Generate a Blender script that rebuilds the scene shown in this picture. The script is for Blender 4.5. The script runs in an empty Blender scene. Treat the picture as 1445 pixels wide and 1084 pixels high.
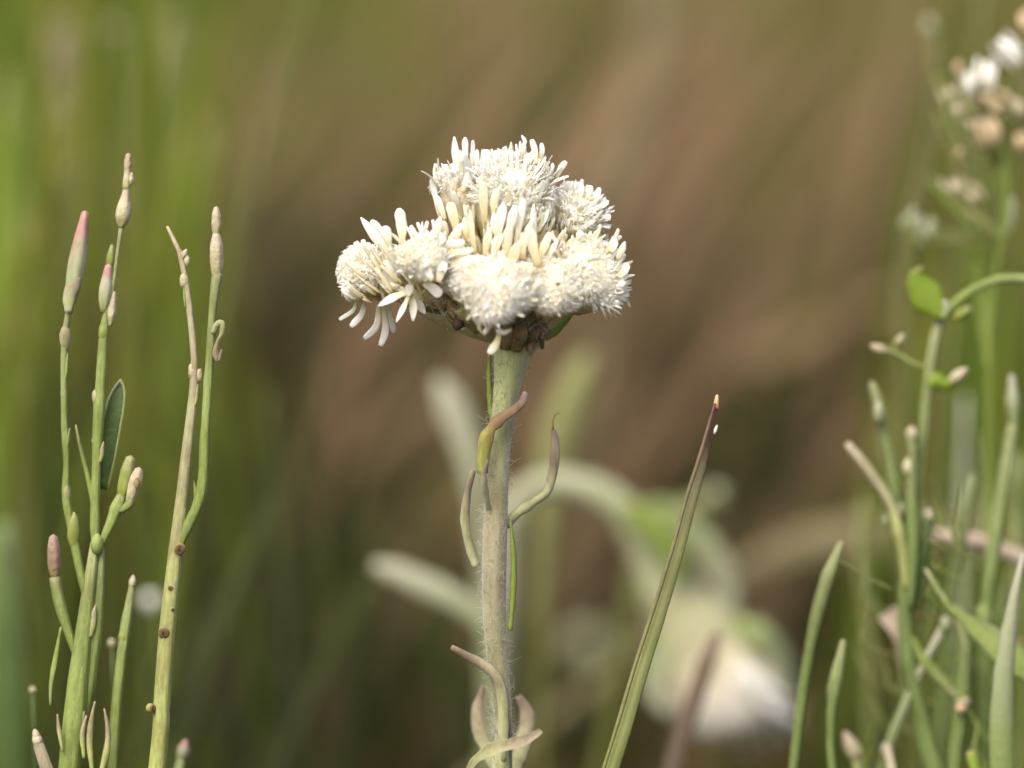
import bpy, math, random
import numpy as np
from mathutils import Vector, Matrix

# ------------------------------------------------------------------ camera, sky, sun, exposure
S = bpy.context.scene
COL = S.collection
PITCH = math.radians(12.0)
CAM = np.array([0.0, 0.0, 0.163])          # metres: a macro lens held low over a meadow
FOCUS = 0.300
MPP = 0.069 / 1445.0                       # metres per photo pixel at the focus distance
RIGHT = np.array([1.0, 0.0, 0.0])
FWD = np.array([0.0, math.cos(PITCH), -math.sin(PITCH)])
UP = np.array([0.0, math.sin(PITCH), math.cos(PITCH)])
cd = bpy.data.cameras.new('camera')
cam = bpy.data.objects.new('camera', cd); COL.objects.link(cam)
cam.location = CAM
cam.rotation_euler = (math.pi / 2 - PITCH, 0, 0)
cd.sensor_width = 36.0
cd.lens = 36.0 * FOCUS / 0.069
cd.clip_start = 0.01
cd.clip_end = 300.0
cd.dof.use_dof = True
cd.dof.focus_distance = FOCUS
cd.dof.aperture_fstop = cd.lens / 11.0
S.camera = cam

SUN_EL, SUN_AZ = math.radians(58), math.radians(-145)   # high, soft, from behind the camera's left shoulder
w = bpy.data.worlds.new('World'); S.world = w; w.use_nodes = True
wn = w.node_tree.nodes; wl = w.node_tree.links
sky = wn.new('ShaderNodeTexSky'); sky.sky_type = 'NISHITA'; sky.sun_disc = False
sky.sun_elevation = SUN_EL; sky.sun_rotation = SUN_AZ
sky.air_density = 0.8; sky.dust_density = 8.0; sky.ozone_density = 1.0
wl.new(sky.outputs[0], wn['Background'].inputs[0]); wn['Background'].inputs[1].default_value = 0.15
sd = bpy.data.lights.new('sun', 'SUN'); sd.energy = 0.85; sd.angle = math.radians(60); sd.color = (1.0, 0.96, 0.89)
sun = bpy.data.objects.new('sun', sd); COL.objects.link(sun)
sdir = Vector((math.sin(SUN_AZ) * math.cos(SUN_EL), math.cos(SUN_AZ) * math.cos(SUN_EL), math.sin(SUN_EL)))
sun.rotation_euler = sdir.to_track_quat('Z', 'Y').to_euler()
S.view_settings.view_transform = 'Standard'; S.view_settings.look = 'None'
S.view_settings.exposure = 0.86; S.view_settings.gamma = 1.0; S.view_settings.use_curve_mapping = False
S.render.engine = 'CYCLES'
S.cycles.use_denoising = True
S.cycles.max_bounces = 14
S.cycles.diffuse_bounces = 10
S.cycles.transparent_max_bounces = 8
S.render.film_transparent = False

rng = np.random.default_rng(7)
random.seed(7)

# ------------------------------------------------------------------ helpers
def P(px, py, d=0.0):
    """a pixel of the photograph at d millimetres behind the plane of focus"""
    z = FOCUS + d / 1000.0
    s = MPP * z / FOCUS
    return CAM + RIGHT * (px - 722.5) * s + UP * (542.0 - py) * s + FWD * z

def pxm(d=0.0):
    return MPP * (FOCUS + d / 1000.0) / FOCUS

def V3(r, u, t):
    """a direction in picture terms: right, up, towards the lens"""
    return RIGHT * r + UP * u - FWD * t

def unit(v):
    v = np.asarray(v, float)
    return v / (np.linalg.norm(v) + 1e-12)

def gz(x, y):
    r = np.hypot(x, y)
    f = np.exp(-(r / 6.0) ** 2)
    return f * (0.004 * np.sin(x * 23 + 1.3) * np.cos(y * 19) + 0.003 * np.sin(x * 51 + y * 37) + 0.010 * np.sin(x * 5.1 + 2) * np.sin(y * 4.3)) - 0.004

def smooth(pts, vals, n):
    """Catmull-Rom through pts (m x 3) and the value columns vals (m x k)"""
    pts = np.asarray(pts, float); vals = np.asarray(vals, float)
    a = np.hstack([pts, vals]); m = len(a)
    if m == 2:
        u = np.linspace(0, 1, n)[:, None]
        o = a[0] * (1 - u) + a[1] * u
        return o[:, :3], o[:, 3:]
    seg = np.linalg.norm(np.diff(pts, axis=0), axis=1); cum = np.r_[0, np.cumsum(seg)]
    u = np.linspace(0, cum[-1], n)
    k = np.clip(np.searchsorted(cum, u, 'right') - 1, 0, m - 2)
    f = ((u - cum[k]) / seg[k])[:, None]
    ext = np.vstack([2 * a[0] - a[1], a, 2 * a[-1] - a[-2]])
    p0, p1, p2, p3 = ext[k], ext[k + 1], ext[k + 2], ext[k + 3]
    o = 0.5 * ((2 * p1) + (-p0 + p2) * f + (2 * p0 - 5 * p1 + 4 * p2 - p3) * f ** 2 + (-p0 + 3 * p1 - 3 * p2 + p3) * f ** 3)
    o[:, 3:] = np.maximum(o[:, 3:], 0.25 * np.minimum(p1, p2)[:, 3:])
    return o[:, :3], o[:, 3:]

class MB:
    """collects shapes; build() links them as one mesh"""
    def __init__(s): s.v = []; s.f = []; s.t = []; s.c = []; s.n = 0
    def add(s, v, f, t=None, c=0.5):
        v = np.asarray(v, float)
        s.f += [tuple(i + s.n for i in q) for q in f]
        s.v.append(v); s.n += len(v)
        s.t.append(np.zeros(len(v)) if t is None else np.asarray(t, float))
        s.c.append(np.full(len(v), float(c)) if np.isscalar(c) else np.asarray(c, float))
        return s
    def sweep(s, pts, a, b=None, hint=(0, -1, 0), nseg=8, n=None, fold=0.0, vee=False, wob=0.0, c=0.5, t0=0.0, ridge=0.0, nr=5):
        """tube or blade along pts: a half width, b half thickness, fold bends the edges up"""
        a = np.broadcast_to(np.asarray(a, float), (len(pts),)); b = a if b is None else np.broadcast_to(np.asarray(b, float), (len(pts),))
        n = n or max(5, 3 * len(pts))
        p, ab = smooth(pts, np.stack([a, b], 1), n)
        if wob: ab = ab * (1 + wob * np.interp(np.arange(n), np.arange(0, n + 2, 2), rng.normal(0, 1, len(np.arange(0, n + 2, 2)))))[:, None]
        T = np.gradient(p, axis=0); T /= np.linalg.norm(T, axis=1, keepdims=True) + 1e-15
        h = np.asarray(hint, float)
        h = np.broadcast_to(h, (n, 3)) if h.ndim == 1 else smooth(np.asarray(hint, float), np.zeros((len(hint), 1)), n)[0]
        N = h - T * np.sum(T * h, 1, keepdims=True); N /= np.linalg.norm(N, axis=1, keepdims=True) + 1e-12
        B = np.cross(T, N)
        ph = np.arange(nseg) * 2 * math.pi / nseg
        rg = 1 + ridge * np.cos(nr * ph + 0.7); cs, sn = np.cos(ph) * rg, np.sin(ph) * rg
        bend = (np.abs(cs) if vee else cs ** 2) * fold
        v = p[:, None, :] + B[:, None, :] * (ab[:, 0:1] * cs[None, :])[..., None] + N[:, None, :] * (ab[:, 1:2] * sn[None, :] + ab[:, 0:1] * bend[None, :])[..., None]
        v = v.reshape(-1, 3)
        f = [(i * nseg + j, i * nseg + (j + 1) % nseg, (i + 1) * nseg + (j + 1) % nseg, (i + 1) * nseg + j) for i in range(n - 1) for j in range(nseg)]
        e0, e1 = len(v), len(v) + 1
        v = np.vstack([v, p[0:1] - T[0] * ab[0, 1] * 0.5, p[-1:] + T[-1] * ab[-1, 1] * 0.6])
        f += [(e0, (j + 1) % nseg, j) for j in range(nseg)] + [(e1, (n - 1) * nseg + j, (n - 1) * nseg + (j + 1) % nseg) for j in range(nseg)]
        t = np.clip((np.r_[np.repeat(np.linspace(0, 1, n), nseg), 0, 1] - t0) / (1 - t0), 0, 1)
        return s.add(v, f, t, c)
    def blob(s, c, radii, axes=None, nu=14, nv=9, lump=0.0, tint=0.5):
        """an uneven ellipsoid; axes = rows of three unit vectors"""
        A = np.eye(3) if axes is None else np.asarray(axes, float)
        v = []; ks = rng.uniform(0, 6, 6)
        for i in range(nv + 1):
            th = math.pi * i / nv
            for j in range(nu):
                q = 2 * math.pi * j / nu
                d = np.array([math.sin(th) * math.cos(q), math.sin(th) * math.sin(q), math.cos(th)])
                r = 1 + lump * (math.sin(3 * d[0] * 2 + ks[0]) * math.sin(5 * d[1] + ks[1]) + 0.6 * math.sin(9 * d[2] + ks[2]) * math.sin(8 * d[0] + ks[3]))
                v.append(c + (d * radii * r) @ A)
        f = [(i * nu + j, (i + 1) * nu + j, (i + 1) * nu + (j + 1) % nu, i * nu + (j + 1) % nu) for i in range(nv) for j in range(nu)]
        t = np.repeat(np.linspace(1, 0, nv + 1), nu)
        return s.add(np.array(v), f, t, tint)
    def mesh(s, name, origin=(0, 0, 0)):
        me = bpy.data.meshes.new(name)
        v = np.vstack(s.v) - np.asarray(origin, float)
        me.from_pydata(v.tolist(), [], s.f)
        for nm, arr in (('along', s.t), ('tint', s.c)):
            at = me.attributes.new(nm, 'FLOAT', 'POINT'); at.data.foreach_set('value', np.concatenate(arr).astype(np.float32))
        me.polygons.foreach_set('use_smooth', np.ones(len(me.polygons), bool))
        me.update()
        return me
    def build(s, name, mat, parent=None, origin=None):
        o0 = np.array(parent['_o']) if parent is not None else (np.zeros(3) if origin is None else np.asarray(origin, float))
        o = bpy.data.objects.new(name, s.mesh(name, o0)); COL.objects.link(o)
        o.data.materials.append(mat)
        if parent is not None:
            o.parent = parent; ORG[o.name] = o0
            o['_o'] = [float(x) for x in o0]
        else:
            o.location = o0; o['_o'] = [float(x) for x in o0]
        return o
ORG = {}

def tag(o, label, cat, group=None, kind=None):
    o['label'] = label; o['category'] = cat
    if group: o['group'] = group
    if kind: o['kind'] = kind
    return o

def thing(name, label, cat, base, group=None):
    o = bpy.data.objects.new(name, None); COL.objects.link(o)
    o.empty_display_size = 0.005
    o.location = base; o['_o'] = [float(x) for x in base]
    return tag(o, label, cat, group)

def rooted(pts, dx=0.0, dy=0.0):
    """carry a visible path (given tip-last, first point lowest) on down to the ground"""
    p0 = np.asarray(pts[0], float); dn = p0 - np.asarray(pts[1], float)
    g = gz(p0[0], p0[1]); h = p0[2] - g
    sl = dn[:2] / max(-dn[2], 1e-4); k = np.linalg.norm(sl); sl = sl * min(1.0, 1.1 / max(k, 1e-6))
    q = np.array([p0[0] + sl[0] * h * 0.45 + dx * 0.35, p0[1] + sl[1] * h * 0.45 + dy * 0.35, p0[2] - h * 0.45])
    e = np.array([q[0] + sl[0] * h * 0.3 + dx * 0.65, q[1] + sl[1] * h * 0.3 + dy * 0.65, 0.0]); e[2] = gz(e[0], e[1]) - 0.003
    return [e, q] + [np.asarray(p, float) for p in pts]

def start_of_view(full):
    """share of a rooted path's length that lies below its first visible point"""
    q = np.linalg.norm(np.diff(np.array(full), axis=0), axis=1)
    return q[:2].sum() / q.sum()

GIRTH = 1.0
def path(spec, d):
    """spec rows (px, py, half width px[, d offset mm]) -> points, radii in metres"""
    pts, r = [], []
    for q in spec:
        dd = d + (q[3] if len(q) > 3 else 0)
        pts.append(P(q[0], q[1], dd)); r.append(q[2] * GIRTH * pxm(dd))
    return pts, r

# ------------------------------------------------------------------ materials
def mat(name, stops, noise=900.0, nmix=0.35, dark=(0.6, 0.6, 0.6), rough=0.6, trans=0.0, bump=0.3, bumpscale=2500.0, spec=0.3,
        tintmix=None, streak=None, sheen=0.0, sss=0.0):
    """stops: colours along the length (0 base, 1 tip); noise darkens by 'dark'; tintmix: second ramp mixed by the per-piece tint"""
    m = bpy.data.materials.new(name); m.use_nodes = True
    nt = m.node_tree; N = nt.nodes; L = nt.links; bs = N['Principled BSDF']; out = N['Material Output']
    def ramp(src, st):
        r = N.new('ShaderNodeValToRGB'); e = r.color_ramp.elements
        while len(e) < len(st): e.new(0.5)
        for k, (p, c) in enumerate(st): e[k].position = p; e[k].color = (*c, 1)
        L.new(src, r.inputs[0]); return r.outputs[0]
    at = N.new('ShaderNodeAttribute'); at.attribute_name = 'along'
    tn = N.new('ShaderNodeAttribute'); tn.attribute_name = 'tint'
    tc = N.new('ShaderNodeTexCoord')
    nz = N.new('ShaderNodeTexNoise'); nz.inputs['Scale'].default_value = noise; nz.inputs['Detail'].default_value = 5
    L.new(tc.outputs['Object'], nz.inputs['Vector'])
    wob = N.new('ShaderNodeMath'); wob.operation = 'MULTIPLY_ADD'; wob.inputs[1].default_value = 0.25; wob.inputs[2].default_value = -0.125
    L.new(nz.outputs[0], wob.inputs[0])
    ad = N.new('ShaderNodeMath'); ad.operation = 'ADD'; L.new(at.outputs['Fac'], ad.inputs[0]); L.new(wob.outputs[0], ad.inputs[1])
    col = ramp(ad.outputs[0], stops)
    if tintmix:
        c2 = ramp(ad.outputs[0], tintmix)
        mx = N.new('ShaderNodeMix'); mx.data_type = 'RGBA'; L.new(tn.outputs['Fac'], mx.inputs[0]); L.new(col, mx.inputs[6]); L.new(c2, mx.inputs[7]); col = mx.outputs[2]
    mu = N.new('ShaderNodeMix'); mu.data_type = 'RGBA'; mu.blend_type = 'MULTIPLY'
    fr = N.new('ShaderNodeMapRange'); fr.inputs[1].default_value = 0.42; fr.inputs[2].default_value = 0.68
    fr.inputs[3].default_value = 0; fr.inputs[4].default_value = nmix
    L.new(nz.outputs[0], fr.inputs[0]); L.new(fr.outputs[0], mu.inputs[0]); L.new(col, mu.inputs[6]); mu.inputs[7].default_value = (*dark, 1); col = mu.outputs[2]
    if streak:                                     # long fine ribs along the plant's height
        mp = N.new('ShaderNodeMapping'); mp.inputs['Scale'].default_value = (streak * 3, streak * 3, streak * 0.10)
        n2 = N.new('ShaderNodeTexNoise'); n2.inputs['Scale'].default_value = 1.0; n2.inputs['Detail'].default_value = 3
        L.new(tc.outputs['Object'], mp.inputs[0]); L.new(mp.outputs[0], n2.inputs['Vector'])
        m2 = N.new('ShaderNodeMix'); m2.data_type = 'RGBA'; m2.blend_type = 'MULTIPLY'
        f2 = N.new('ShaderNodeMapRange'); f2.inputs[1].default_value = 0.4; f2.inputs[2].default_value = 0.65; f2.inputs[4].default_value = 0.38
        L.new(n2.outputs[0], f2.inputs[0]); L.new(f2.outputs[0], m2.inputs[0]); L.new(col, m2.inputs[6]); m2.inputs[7].default_value = (*dark, 1); col = m2.outputs[2]
    L.new(col, bs.inputs['Base Color'])
    hsrc = n2.outputs[0] if streak else None
    bs.inputs['Roughness'].default_value = rough; bs.inputs['Specular IOR Level'].default_value = spec
    if sss:
        bs.inputs['Subsurface Weight'].default_value = sss; bs.inputs['Subsurface Radius'].default_value = (1, 0.85, 0.6); bs.inputs['Subsurface Scale'].default_value = 0.0004
    if sheen: bs.inputs['Sheen Weight'].default_value = sheen; bs.inputs['Sheen Roughness'].default_value = 0.6
    if bump:
        nb = N.new('ShaderNodeTexNoise'); nb.inputs['Scale'].default_value = bumpscale; nb.inputs['Detail'].default_value = 3
        L.new(tc.outputs['Object'], nb.inputs['Vector'])
        b = N.new('ShaderNodeBump'); b.inputs['Strength'].default_value = bump; b.inputs['Distance'].default_value = 0.0003
        if hsrc is not None:
            sm = N.new('ShaderNodeMath'); sm.operation = 'MULTIPLY_ADD'; sm.inputs[1].default_value = 0.35; L.new(nb.outputs[0], sm.inputs[0]); L.new(hsrc, sm.inputs[2]); L.new(sm.outputs[0], b.inputs['Height'])
            b.inputs['Distance'].default_value = 0.00012
        else: L.new(nb.outputs[0], b.inputs['Height'])
        L.new(b.outputs[0], bs.inputs['Normal'])
    if trans:
        tr = N.new('ShaderNodeBsdfTranslucent'); L.new(col, tr.inputs[0])
        ms = N.new('ShaderNodeMixShader'); ms.inputs[0].default_value = trans
        L.new(bs.outputs[0], ms.inputs[1]); L.new(tr.outputs[0], ms.inputs[2]); L.new(ms.outputs[0], out.inputs[0])
    return m

WHITE = (0.86, 0.85, 0.80)
M = {}
M['bract'] = mat('papery_white', [(0, (0.76, 0.70, 0.46)), (0.3, (0.86, 0.84, 0.70)), (0.6, (0.89, 0.89, 0.84)), (1, (0.90, 0.90, 0.87))], noise=1500, nmix=0.15, dark=(0.93, 0.90, 0.76), rough=0.7, spec=0.15, trans=0.5, bump=0.3, bumpscale=3500)
M['bract_warm'] = mat('papery_cream', [(0, (0.70, 0.60, 0.34)), (0.3, (0.84, 0.79, 0.55)), (0.65, (0.89, 0.87, 0.73)), (1, (0.90, 0.89, 0.82))], noise=1500, nmix=0.3, dark=(0.94, 0.88, 0.66), rough=0.75, spec=0.1, trans=0.55, bump=0.3, bumpscale=3500)
M['floret'] = mat('cottony_floret', [(0, (0.80, 0.70, 0.42)), (0.5, (0.86, 0.80, 0.57)), (1, (0.89, 0.86, 0.68))], tintmix=[(0, (0.88, 0.85, 0.66)), (0.5, (0.91, 0.90, 0.78)), (1, (0.92, 0.92, 0.84))], noise=350, nmix=0.4, dark=(0.95, 0.89, 0.68), rough=0.9, spec=0.03, sss=0.7, bump=0)
M['cup'] = mat('involucre_cream', [(0, (0.50, 0.38, 0.18)), (0.2, (0.66, 0.60, 0.34)), (0.6, (0.78, 0.73, 0.50)), (1, (0.82, 0.77, 0.58))], noise=1300, nmix=0.4, dark=(0.82, 0.70, 0.44), rough=0.65, trans=0.25, bump=0.6, bumpscale=3000)
M['peduncle'] = mat('woolly_peduncle', [(0, (0.34, 0.32, 0.14)), (0.6, (0.46, 0.44, 0.22)), (1, (0.60, 0.54, 0.30))], noise=1000, nmix=0.6, dark=(0.6, 0.5, 0.35), rough=0.8, bump=0.6, bumpscale=3000)
M['archstem'] = mat('woolly_arching_stem', [(0, (0.22, 0.24, 0.13)), (0.45, (0.37, 0.37, 0.27)), (0.75, (0.31, 0.34, 0.20)), (1, (0.32, 0.34, 0.19))], noise=120, nmix=0.6, dark=(0.62, 0.6, 0.5), rough=0.8, trans=0.1, bump=0.3)
M['bell'] = mat('bell_flower', [(0, (0.30, 0.32, 0.18)), (0.35, (0.38, 0.38, 0.23)), (0.6, (0.55, 0.51, 0.38)), (0.78, (0.78, 0.77, 0.70)), (1, (0.84, 0.84, 0.80))], noise=110, nmix=0.6, dark=(0.72, 0.66, 0.5), rough=0.8, trans=0.2, bump=0.2)
M['greystraw'] = mat('grey_straw', [(0, (0.160, 0.136, 0.064)), (1, (0.192, 0.168, 0.090))], noise=100, nmix=0.4, rough=0.7, trans=0.15, bump=0.2)
M['shade_grass'] = mat('grass_painted_shade', [(0, (0.010, 0.015, 0.002)), (0.5, (0.026, 0.038, 0.004)), (1, (0.048, 0.066, 0.006))], tintmix=[(0, (0.02, 0.012, 0.006)), (0.5, (0.055, 0.031, 0.015)), (1, (0.11, 0.062, 0.032))], noise=40, nmix=0.3, rough=0.6, trans=0.2, bump=0)  # shade among dense stems painted into the blade colour as dark olive and brown
M['cupdark'] = mat('involucre_brown', [(0, (0.24, 0.26, 0.09)), (0.5, (0.27, 0.24, 0.10)), (1, (0.36, 0.30, 0.14))], noise=700, nmix=0.9, dark=(0.38, 0.30, 0.2), rough=0.85, bump=0.8, bumpscale=2500)
M['scale'] = mat('dry_brown_scale', [(0, (0.30, 0.28, 0.11)), (0.5, (0.22, 0.15, 0.07)), (0.85, (0.26, 0.19, 0.10)), (1, (0.42, 0.34, 0.20))], noise=900, nmix=0.8, dark=(0.35, 0.28, 0.22), rough=0.8, bump=0.5, trans=0.1, streak=2500)
M['wool'] = mat('woolly_stem', [(0, (0.27, 0.31, 0.13)), (0.3, (0.25, 0.26, 0.13)), (0.55, (0.27, 0.25, 0.15)), (0.8, (0.31, 0.35, 0.15)), (1, (0.34, 0.38, 0.15))], noise=220, nmix=0.75, dark=(0.60, 0.50, 0.42), rough=0.9, bump=0.5, bumpscale=5000, streak=1100, sheen=0.4)
M['woolhair'] = mat('wool_hair', [(0, (0.55, 0.53, 0.44)), (1, (0.68, 0.66, 0.58))], noise=500, nmix=0.2, rough=0.8, trans=0.3, bump=0)
M['leafpale'] = mat('woolly_leaf', [(0, (0.36, 0.39, 0.19)), (0.4, (0.33, 0.35, 0.16)), (0.7, (0.33, 0.29, 0.18)), (1, (0.26, 0.20, 0.14))], noise=500, nmix=0.9, dark=(0.5, 0.46, 0.38), rough=0.85, trans=0.1, bump=0.6, streak=1500, sheen=0.3)
M['leaftwist'] = mat('withered_leaf', [(0, (0.22, 0.25, 0.04)), (0.38, (0.25, 0.24, 0.05)), (0.52, (0.20, 0.13, 0.06)), (0.85, (0.22, 0.14, 0.08)), (1, (0.36, 0.29, 0.27))], noise=700, nmix=0.6, dark=(0.45, 0.36, 0.32), rough=0.75, bump=0.5, streak=1500, sheen=0.2)
M['leafgreen'] = mat('fresh_leaf', [(0, (0.25, 0.31, 0.07)), (1, (0.19, 0.27, 0.05))], noise=500, nmix=0.4, dark=(0.6, 0.7, 0.4), rough=0.55, trans=0.25, bump=0.2, streak=1600)
M['stalk'] = mat('waxy_green_stalk', [(0, (0.23, 0.29, 0.08)), (0.35, (0.26, 0.33, 0.09)), (0.75, (0.28, 0.34, 0.12)), (1, (0.32, 0.34, 0.17))], noise=240, nmix=0.85, dark=(0.58, 0.60, 0.44), rough=0.65, trans=0.12, bump=0.9, bumpscale=4000, streak=1500)
M['stalkgrey'] = mat('bluish_green_stalk', [(0, (0.17, 0.24, 0.07)), (0.5, (0.19, 0.26, 0.08)), (1, (0.29, 0.32, 0.15))], noise=260, nmix=0.8, dark=(0.55, 0.56, 0.42), rough=0.6, trans=0.12, bump=0.7, bumpscale=4000, streak=1500)
M['stalkdry'] = mat('greyish_upper_stalk', [(0, (0.34, 0.38, 0.12)), (0.35, (0.34, 0.37, 0.14)), (0.6, (0.35, 0.35, 0.20)), (1, (0.40, 0.35, 0.24))], noise=380, nmix=0.75, dark=(0.55, 0.5, 0.42), rough=0.6, bump=0.7, bumpscale=4000, streak=1500)
M['budpink'] = mat('pink_tipped_bud', [(0, (0.30, 0.34, 0.13)), (0.35, (0.34, 0.38, 0.22)), (0.65, (0.37, 0.37, 0.25)), (0.8, (0.42, 0.24, 0.22)), (1, (0.42, 0.27, 0.22))], noise=500, nmix=0.5, dark=(0.72, 0.6, 0.5), rough=0.6, trans=0.1, bump=0.4, streak=1400)
M['budpale'] = mat('pale_bud', [(0, (0.30, 0.32, 0.12)), (0.4, (0.46, 0.44, 0.28)), (1, (0.44, 0.37, 0.27))], noise=600, nmix=0.5, dark=(0.62, 0.5, 0.4), rough=0.65, trans=0.1, bump=0.5)
M['budgreen'] = mat('green_bud', [(0, (0.28, 0.33, 0.06)), (0.6, (0.22, 0.27, 0.07)), (1, (0.34, 0.34, 0.16))], noise=600, nmix=0.5, dark=(0.6, 0.6, 0.4), rough=0.6, trans=0.1, bump=0.4, streak=1400)
M['budbrown'] = mat('brown_bud', [(0, (0.26, 0.25, 0.10)), (0.4, (0.22, 0.15, 0.10)), (1, (0.27, 0.19, 0.15))], noise=600, nmix=0.5, dark=(0.6, 0.5, 0.45), rough=0.7, bump=0.4)
M['scar'] = mat('brown_leaf_scar', [(0, (0.34, 0.32, 0.11)), (0.7, (0.24, 0.19, 0.07)), (0.86, (0.15, 0.11, 0.04)), (1, (0.08, 0.055, 0.025))], noise=900, nmix=0.5, rough=0.8, bump=0.5)
M['leafdark'] = mat('dark_green_leaf', [(0, (0.06, 0.10, 0.02)), (0.6, (0.085, 0.14, 0.035)), (1, (0.14, 0.19, 0.07))], noise=500, nmix=0.5, dark=(0.6, 0.6, 0.45), rough=0.5, trans=0.2, bump=0.3)
M['leafrim'] = mat('pale_leaf_edge', [(0, (0.22, 0.28, 0.10)), (1, (0.30, 0.34, 0.17))], noise=600, rough=0.6)
M['blade'] = mat('grass_blade', [(0, (0.34, 0.39, 0.13)), (0.6, (0.36, 0.38, 0.15)), (0.8, (0.29, 0.26, 0.14)), (0.93, (0.17, 0.11, 0.07)), (1, (0.17, 0.07, 0.05))], noise=300, nmix=0.5, dark=(0.6, 0.62, 0.5), rough=0.5, trans=0.2, bump=0.2, bumpscale=5000)
M['bladeedge'] = mat('grass_blade_edge', [(0, (0.18, 0.20, 0.06)), (0.8, (0.16, 0.14, 0.07)), (1, (0.12, 0.05, 0.04))], noise=400, nmix=0.5, rough=0.5)
M['drytip'] = mat('dry_tip', [(0, (0.5, 0.28, 0.14)), (1, (0.62, 0.42, 0.25))], rough=0.6, bump=0)
M['dry'] = mat('dry_straw', [(0, (0.450, 0.378, 0.270)), (0.6, (0.504, 0.423, 0.324)), (1, (0.468, 0.378, 0.297))], noise=250, nmix=0.5, dark=(0.62, 0.5, 0.42), rough=0.6, trans=0.15, bump=0.3)
M['straw'] = mat('brown_straw', [(0, (0.272, 0.192, 0.095)), (1, (0.304, 0.216, 0.109))], noise=120, nmix=0.5, dark=(0.6, 0.5, 0.4), rough=0.7, trans=0.15, bump=0.3)
M['silver'] = mat('silvery_leaf', [(0, (0.17, 0.23, 0.06)), (0.5, (0.28, 0.32, 0.17)), (1, (0.40, 0.41, 0.30))], noise=200, nmix=0.35, dark=(0.7, 0.7, 0.6), rough=0.7, trans=0.15, bump=0.3)
M['olive'] = mat('olive_leaf', [(0, (0.143, 0.165, 0.034)), (1, (0.247, 0.262, 0.101))], noise=200, nmix=0.35, dark=(0.7, 0.65, 0.5), rough=0.6, trans=0.2, bump=0.2)
M['lime'] = mat('lime_leaf', [(0, (0.22, 0.31, 0.035)), (0.8, (0.18, 0.28, 0.02)), (1, (0.30, 0.28, 0.10))], noise=250, nmix=0.5, dark=(0.65, 0.7, 0.4), rough=0.5, trans=0.3, bump=0.2)
M['darkolive'] = mat('dark_olive_stem', [(0, (0.09, 0.10, 0.02)), (1, (0.13, 0.13, 0.04))], noise=200, nmix=0.4, rough=0.6, bump=0.3)
M['white'] = mat('white_petal', [(0, (0.72, 0.72, 0.62)), (1, (0.84, 0.84, 0.80))], noise=400, nmix=0.25, dark=(0.85, 0.8, 0.65), rough=0.6, trans=0.2, bump=0.2)
M['peach'] = mat('peach_petal', [(0, (0.468, 0.383, 0.212)), (1, (0.612, 0.476, 0.306))], noise=500, nmix=0.35, dark=(0.75, 0.55, 0.4), rough=0.6, trans=0.2, bump=0.2)
M['twig'] = mat('dark_twig', [(0, (0.13, 0.10, 0.06)), (1, (0.16, 0.11, 0.08))], noise=300, nmix=0.5, rough=0.8, bump=0.4)
M['wood_dark'] = mat('black_knot', [(0, (0.04, 0.025, 0.015)), (1, (0.06, 0.035, 0.02))], rough=0.8, bump=0.4)
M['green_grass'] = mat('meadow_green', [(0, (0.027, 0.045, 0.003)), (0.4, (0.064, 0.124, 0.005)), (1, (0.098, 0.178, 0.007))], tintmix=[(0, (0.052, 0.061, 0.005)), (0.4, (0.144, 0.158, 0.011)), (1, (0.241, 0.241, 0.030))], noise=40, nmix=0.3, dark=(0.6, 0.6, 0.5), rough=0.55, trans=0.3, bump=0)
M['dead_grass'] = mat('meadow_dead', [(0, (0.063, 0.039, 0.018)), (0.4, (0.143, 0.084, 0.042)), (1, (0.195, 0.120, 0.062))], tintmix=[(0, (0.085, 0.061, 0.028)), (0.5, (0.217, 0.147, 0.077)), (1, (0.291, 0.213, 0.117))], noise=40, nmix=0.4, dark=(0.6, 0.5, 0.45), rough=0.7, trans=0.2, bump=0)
M['moss'] = mat('meadow_moss', [(0, (0.020, 0.022, 0.004)), (1, (0.075, 0.085, 0.009))], tintmix=[(0, (0.035, 0.022, 0.006)), (1, (0.130, 0.075, 0.018))], noise=30, nmix=0.4, rough=0.8, trans=0.15, bump=0)

def ground_mat():
    m = bpy.data.materials.new('mossy_soil'); m.use_nodes = True
    nt = m.node_tree; N = nt.nodes; L = nt.links; bs = N['Principled BSDF']
    tc = N.new('ShaderNodeTexCoord')
    n1 = N.new('ShaderNodeTexNoise'); n1.inputs['Scale'].default_value = 9; n1.inputs['Detail'].default_value = 8
    n2 = N.new('ShaderNodeTexNoise'); n2.inputs['Scale'].default_value = 140; n2.inputs['Detail'].default_value = 6
    L.new(tc.outputs['Object'], n1.inputs['Vector']); L.new(tc.outputs['Object'], n2.inputs['Vector'])
    r = N.new('ShaderNodeValToRGB'); e = r.color_ramp.elements
    e.new(0.5)
    for k, (p, c) in enumerate([(0.36, (0.05, 0.055, 0.015)), (0.5, (0.075, 0.055, 0.028)), (0.66, (0.15, 0.10, 0.055))]): e[k].position = p; e[k].color = (*c, 1)
    ml = N.new('ShaderNodeMath'); ml.operation = 'MULTIPLY_ADD'; ml.inputs[1].default_value = 0.45; L.new(n2.outputs[0], ml.inputs[0])
    m2 = N.new('ShaderNodeMath'); m2.operation = 'MULTIPLY'; m2.inputs[1].default_value = 0.55; L.new(n1.outputs[0], m2.inputs[0]); L.new(m2.outputs[0], ml.inputs[2])
    L.new(ml.outputs[0], r.inputs[0]); L.new(r.outputs[0], bs.inputs['Base Color']); bs.inputs['Roughness'].default_value = 0.95
    b = N.new('ShaderNodeBump'); b.inputs['Distance'].default_value = 0.004; L.new(n2.outputs[0], b.inputs['Height']); L.new(b.outputs[0], bs.inputs['Normal'])
    return m
M['ground'] = ground_mat()

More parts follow.
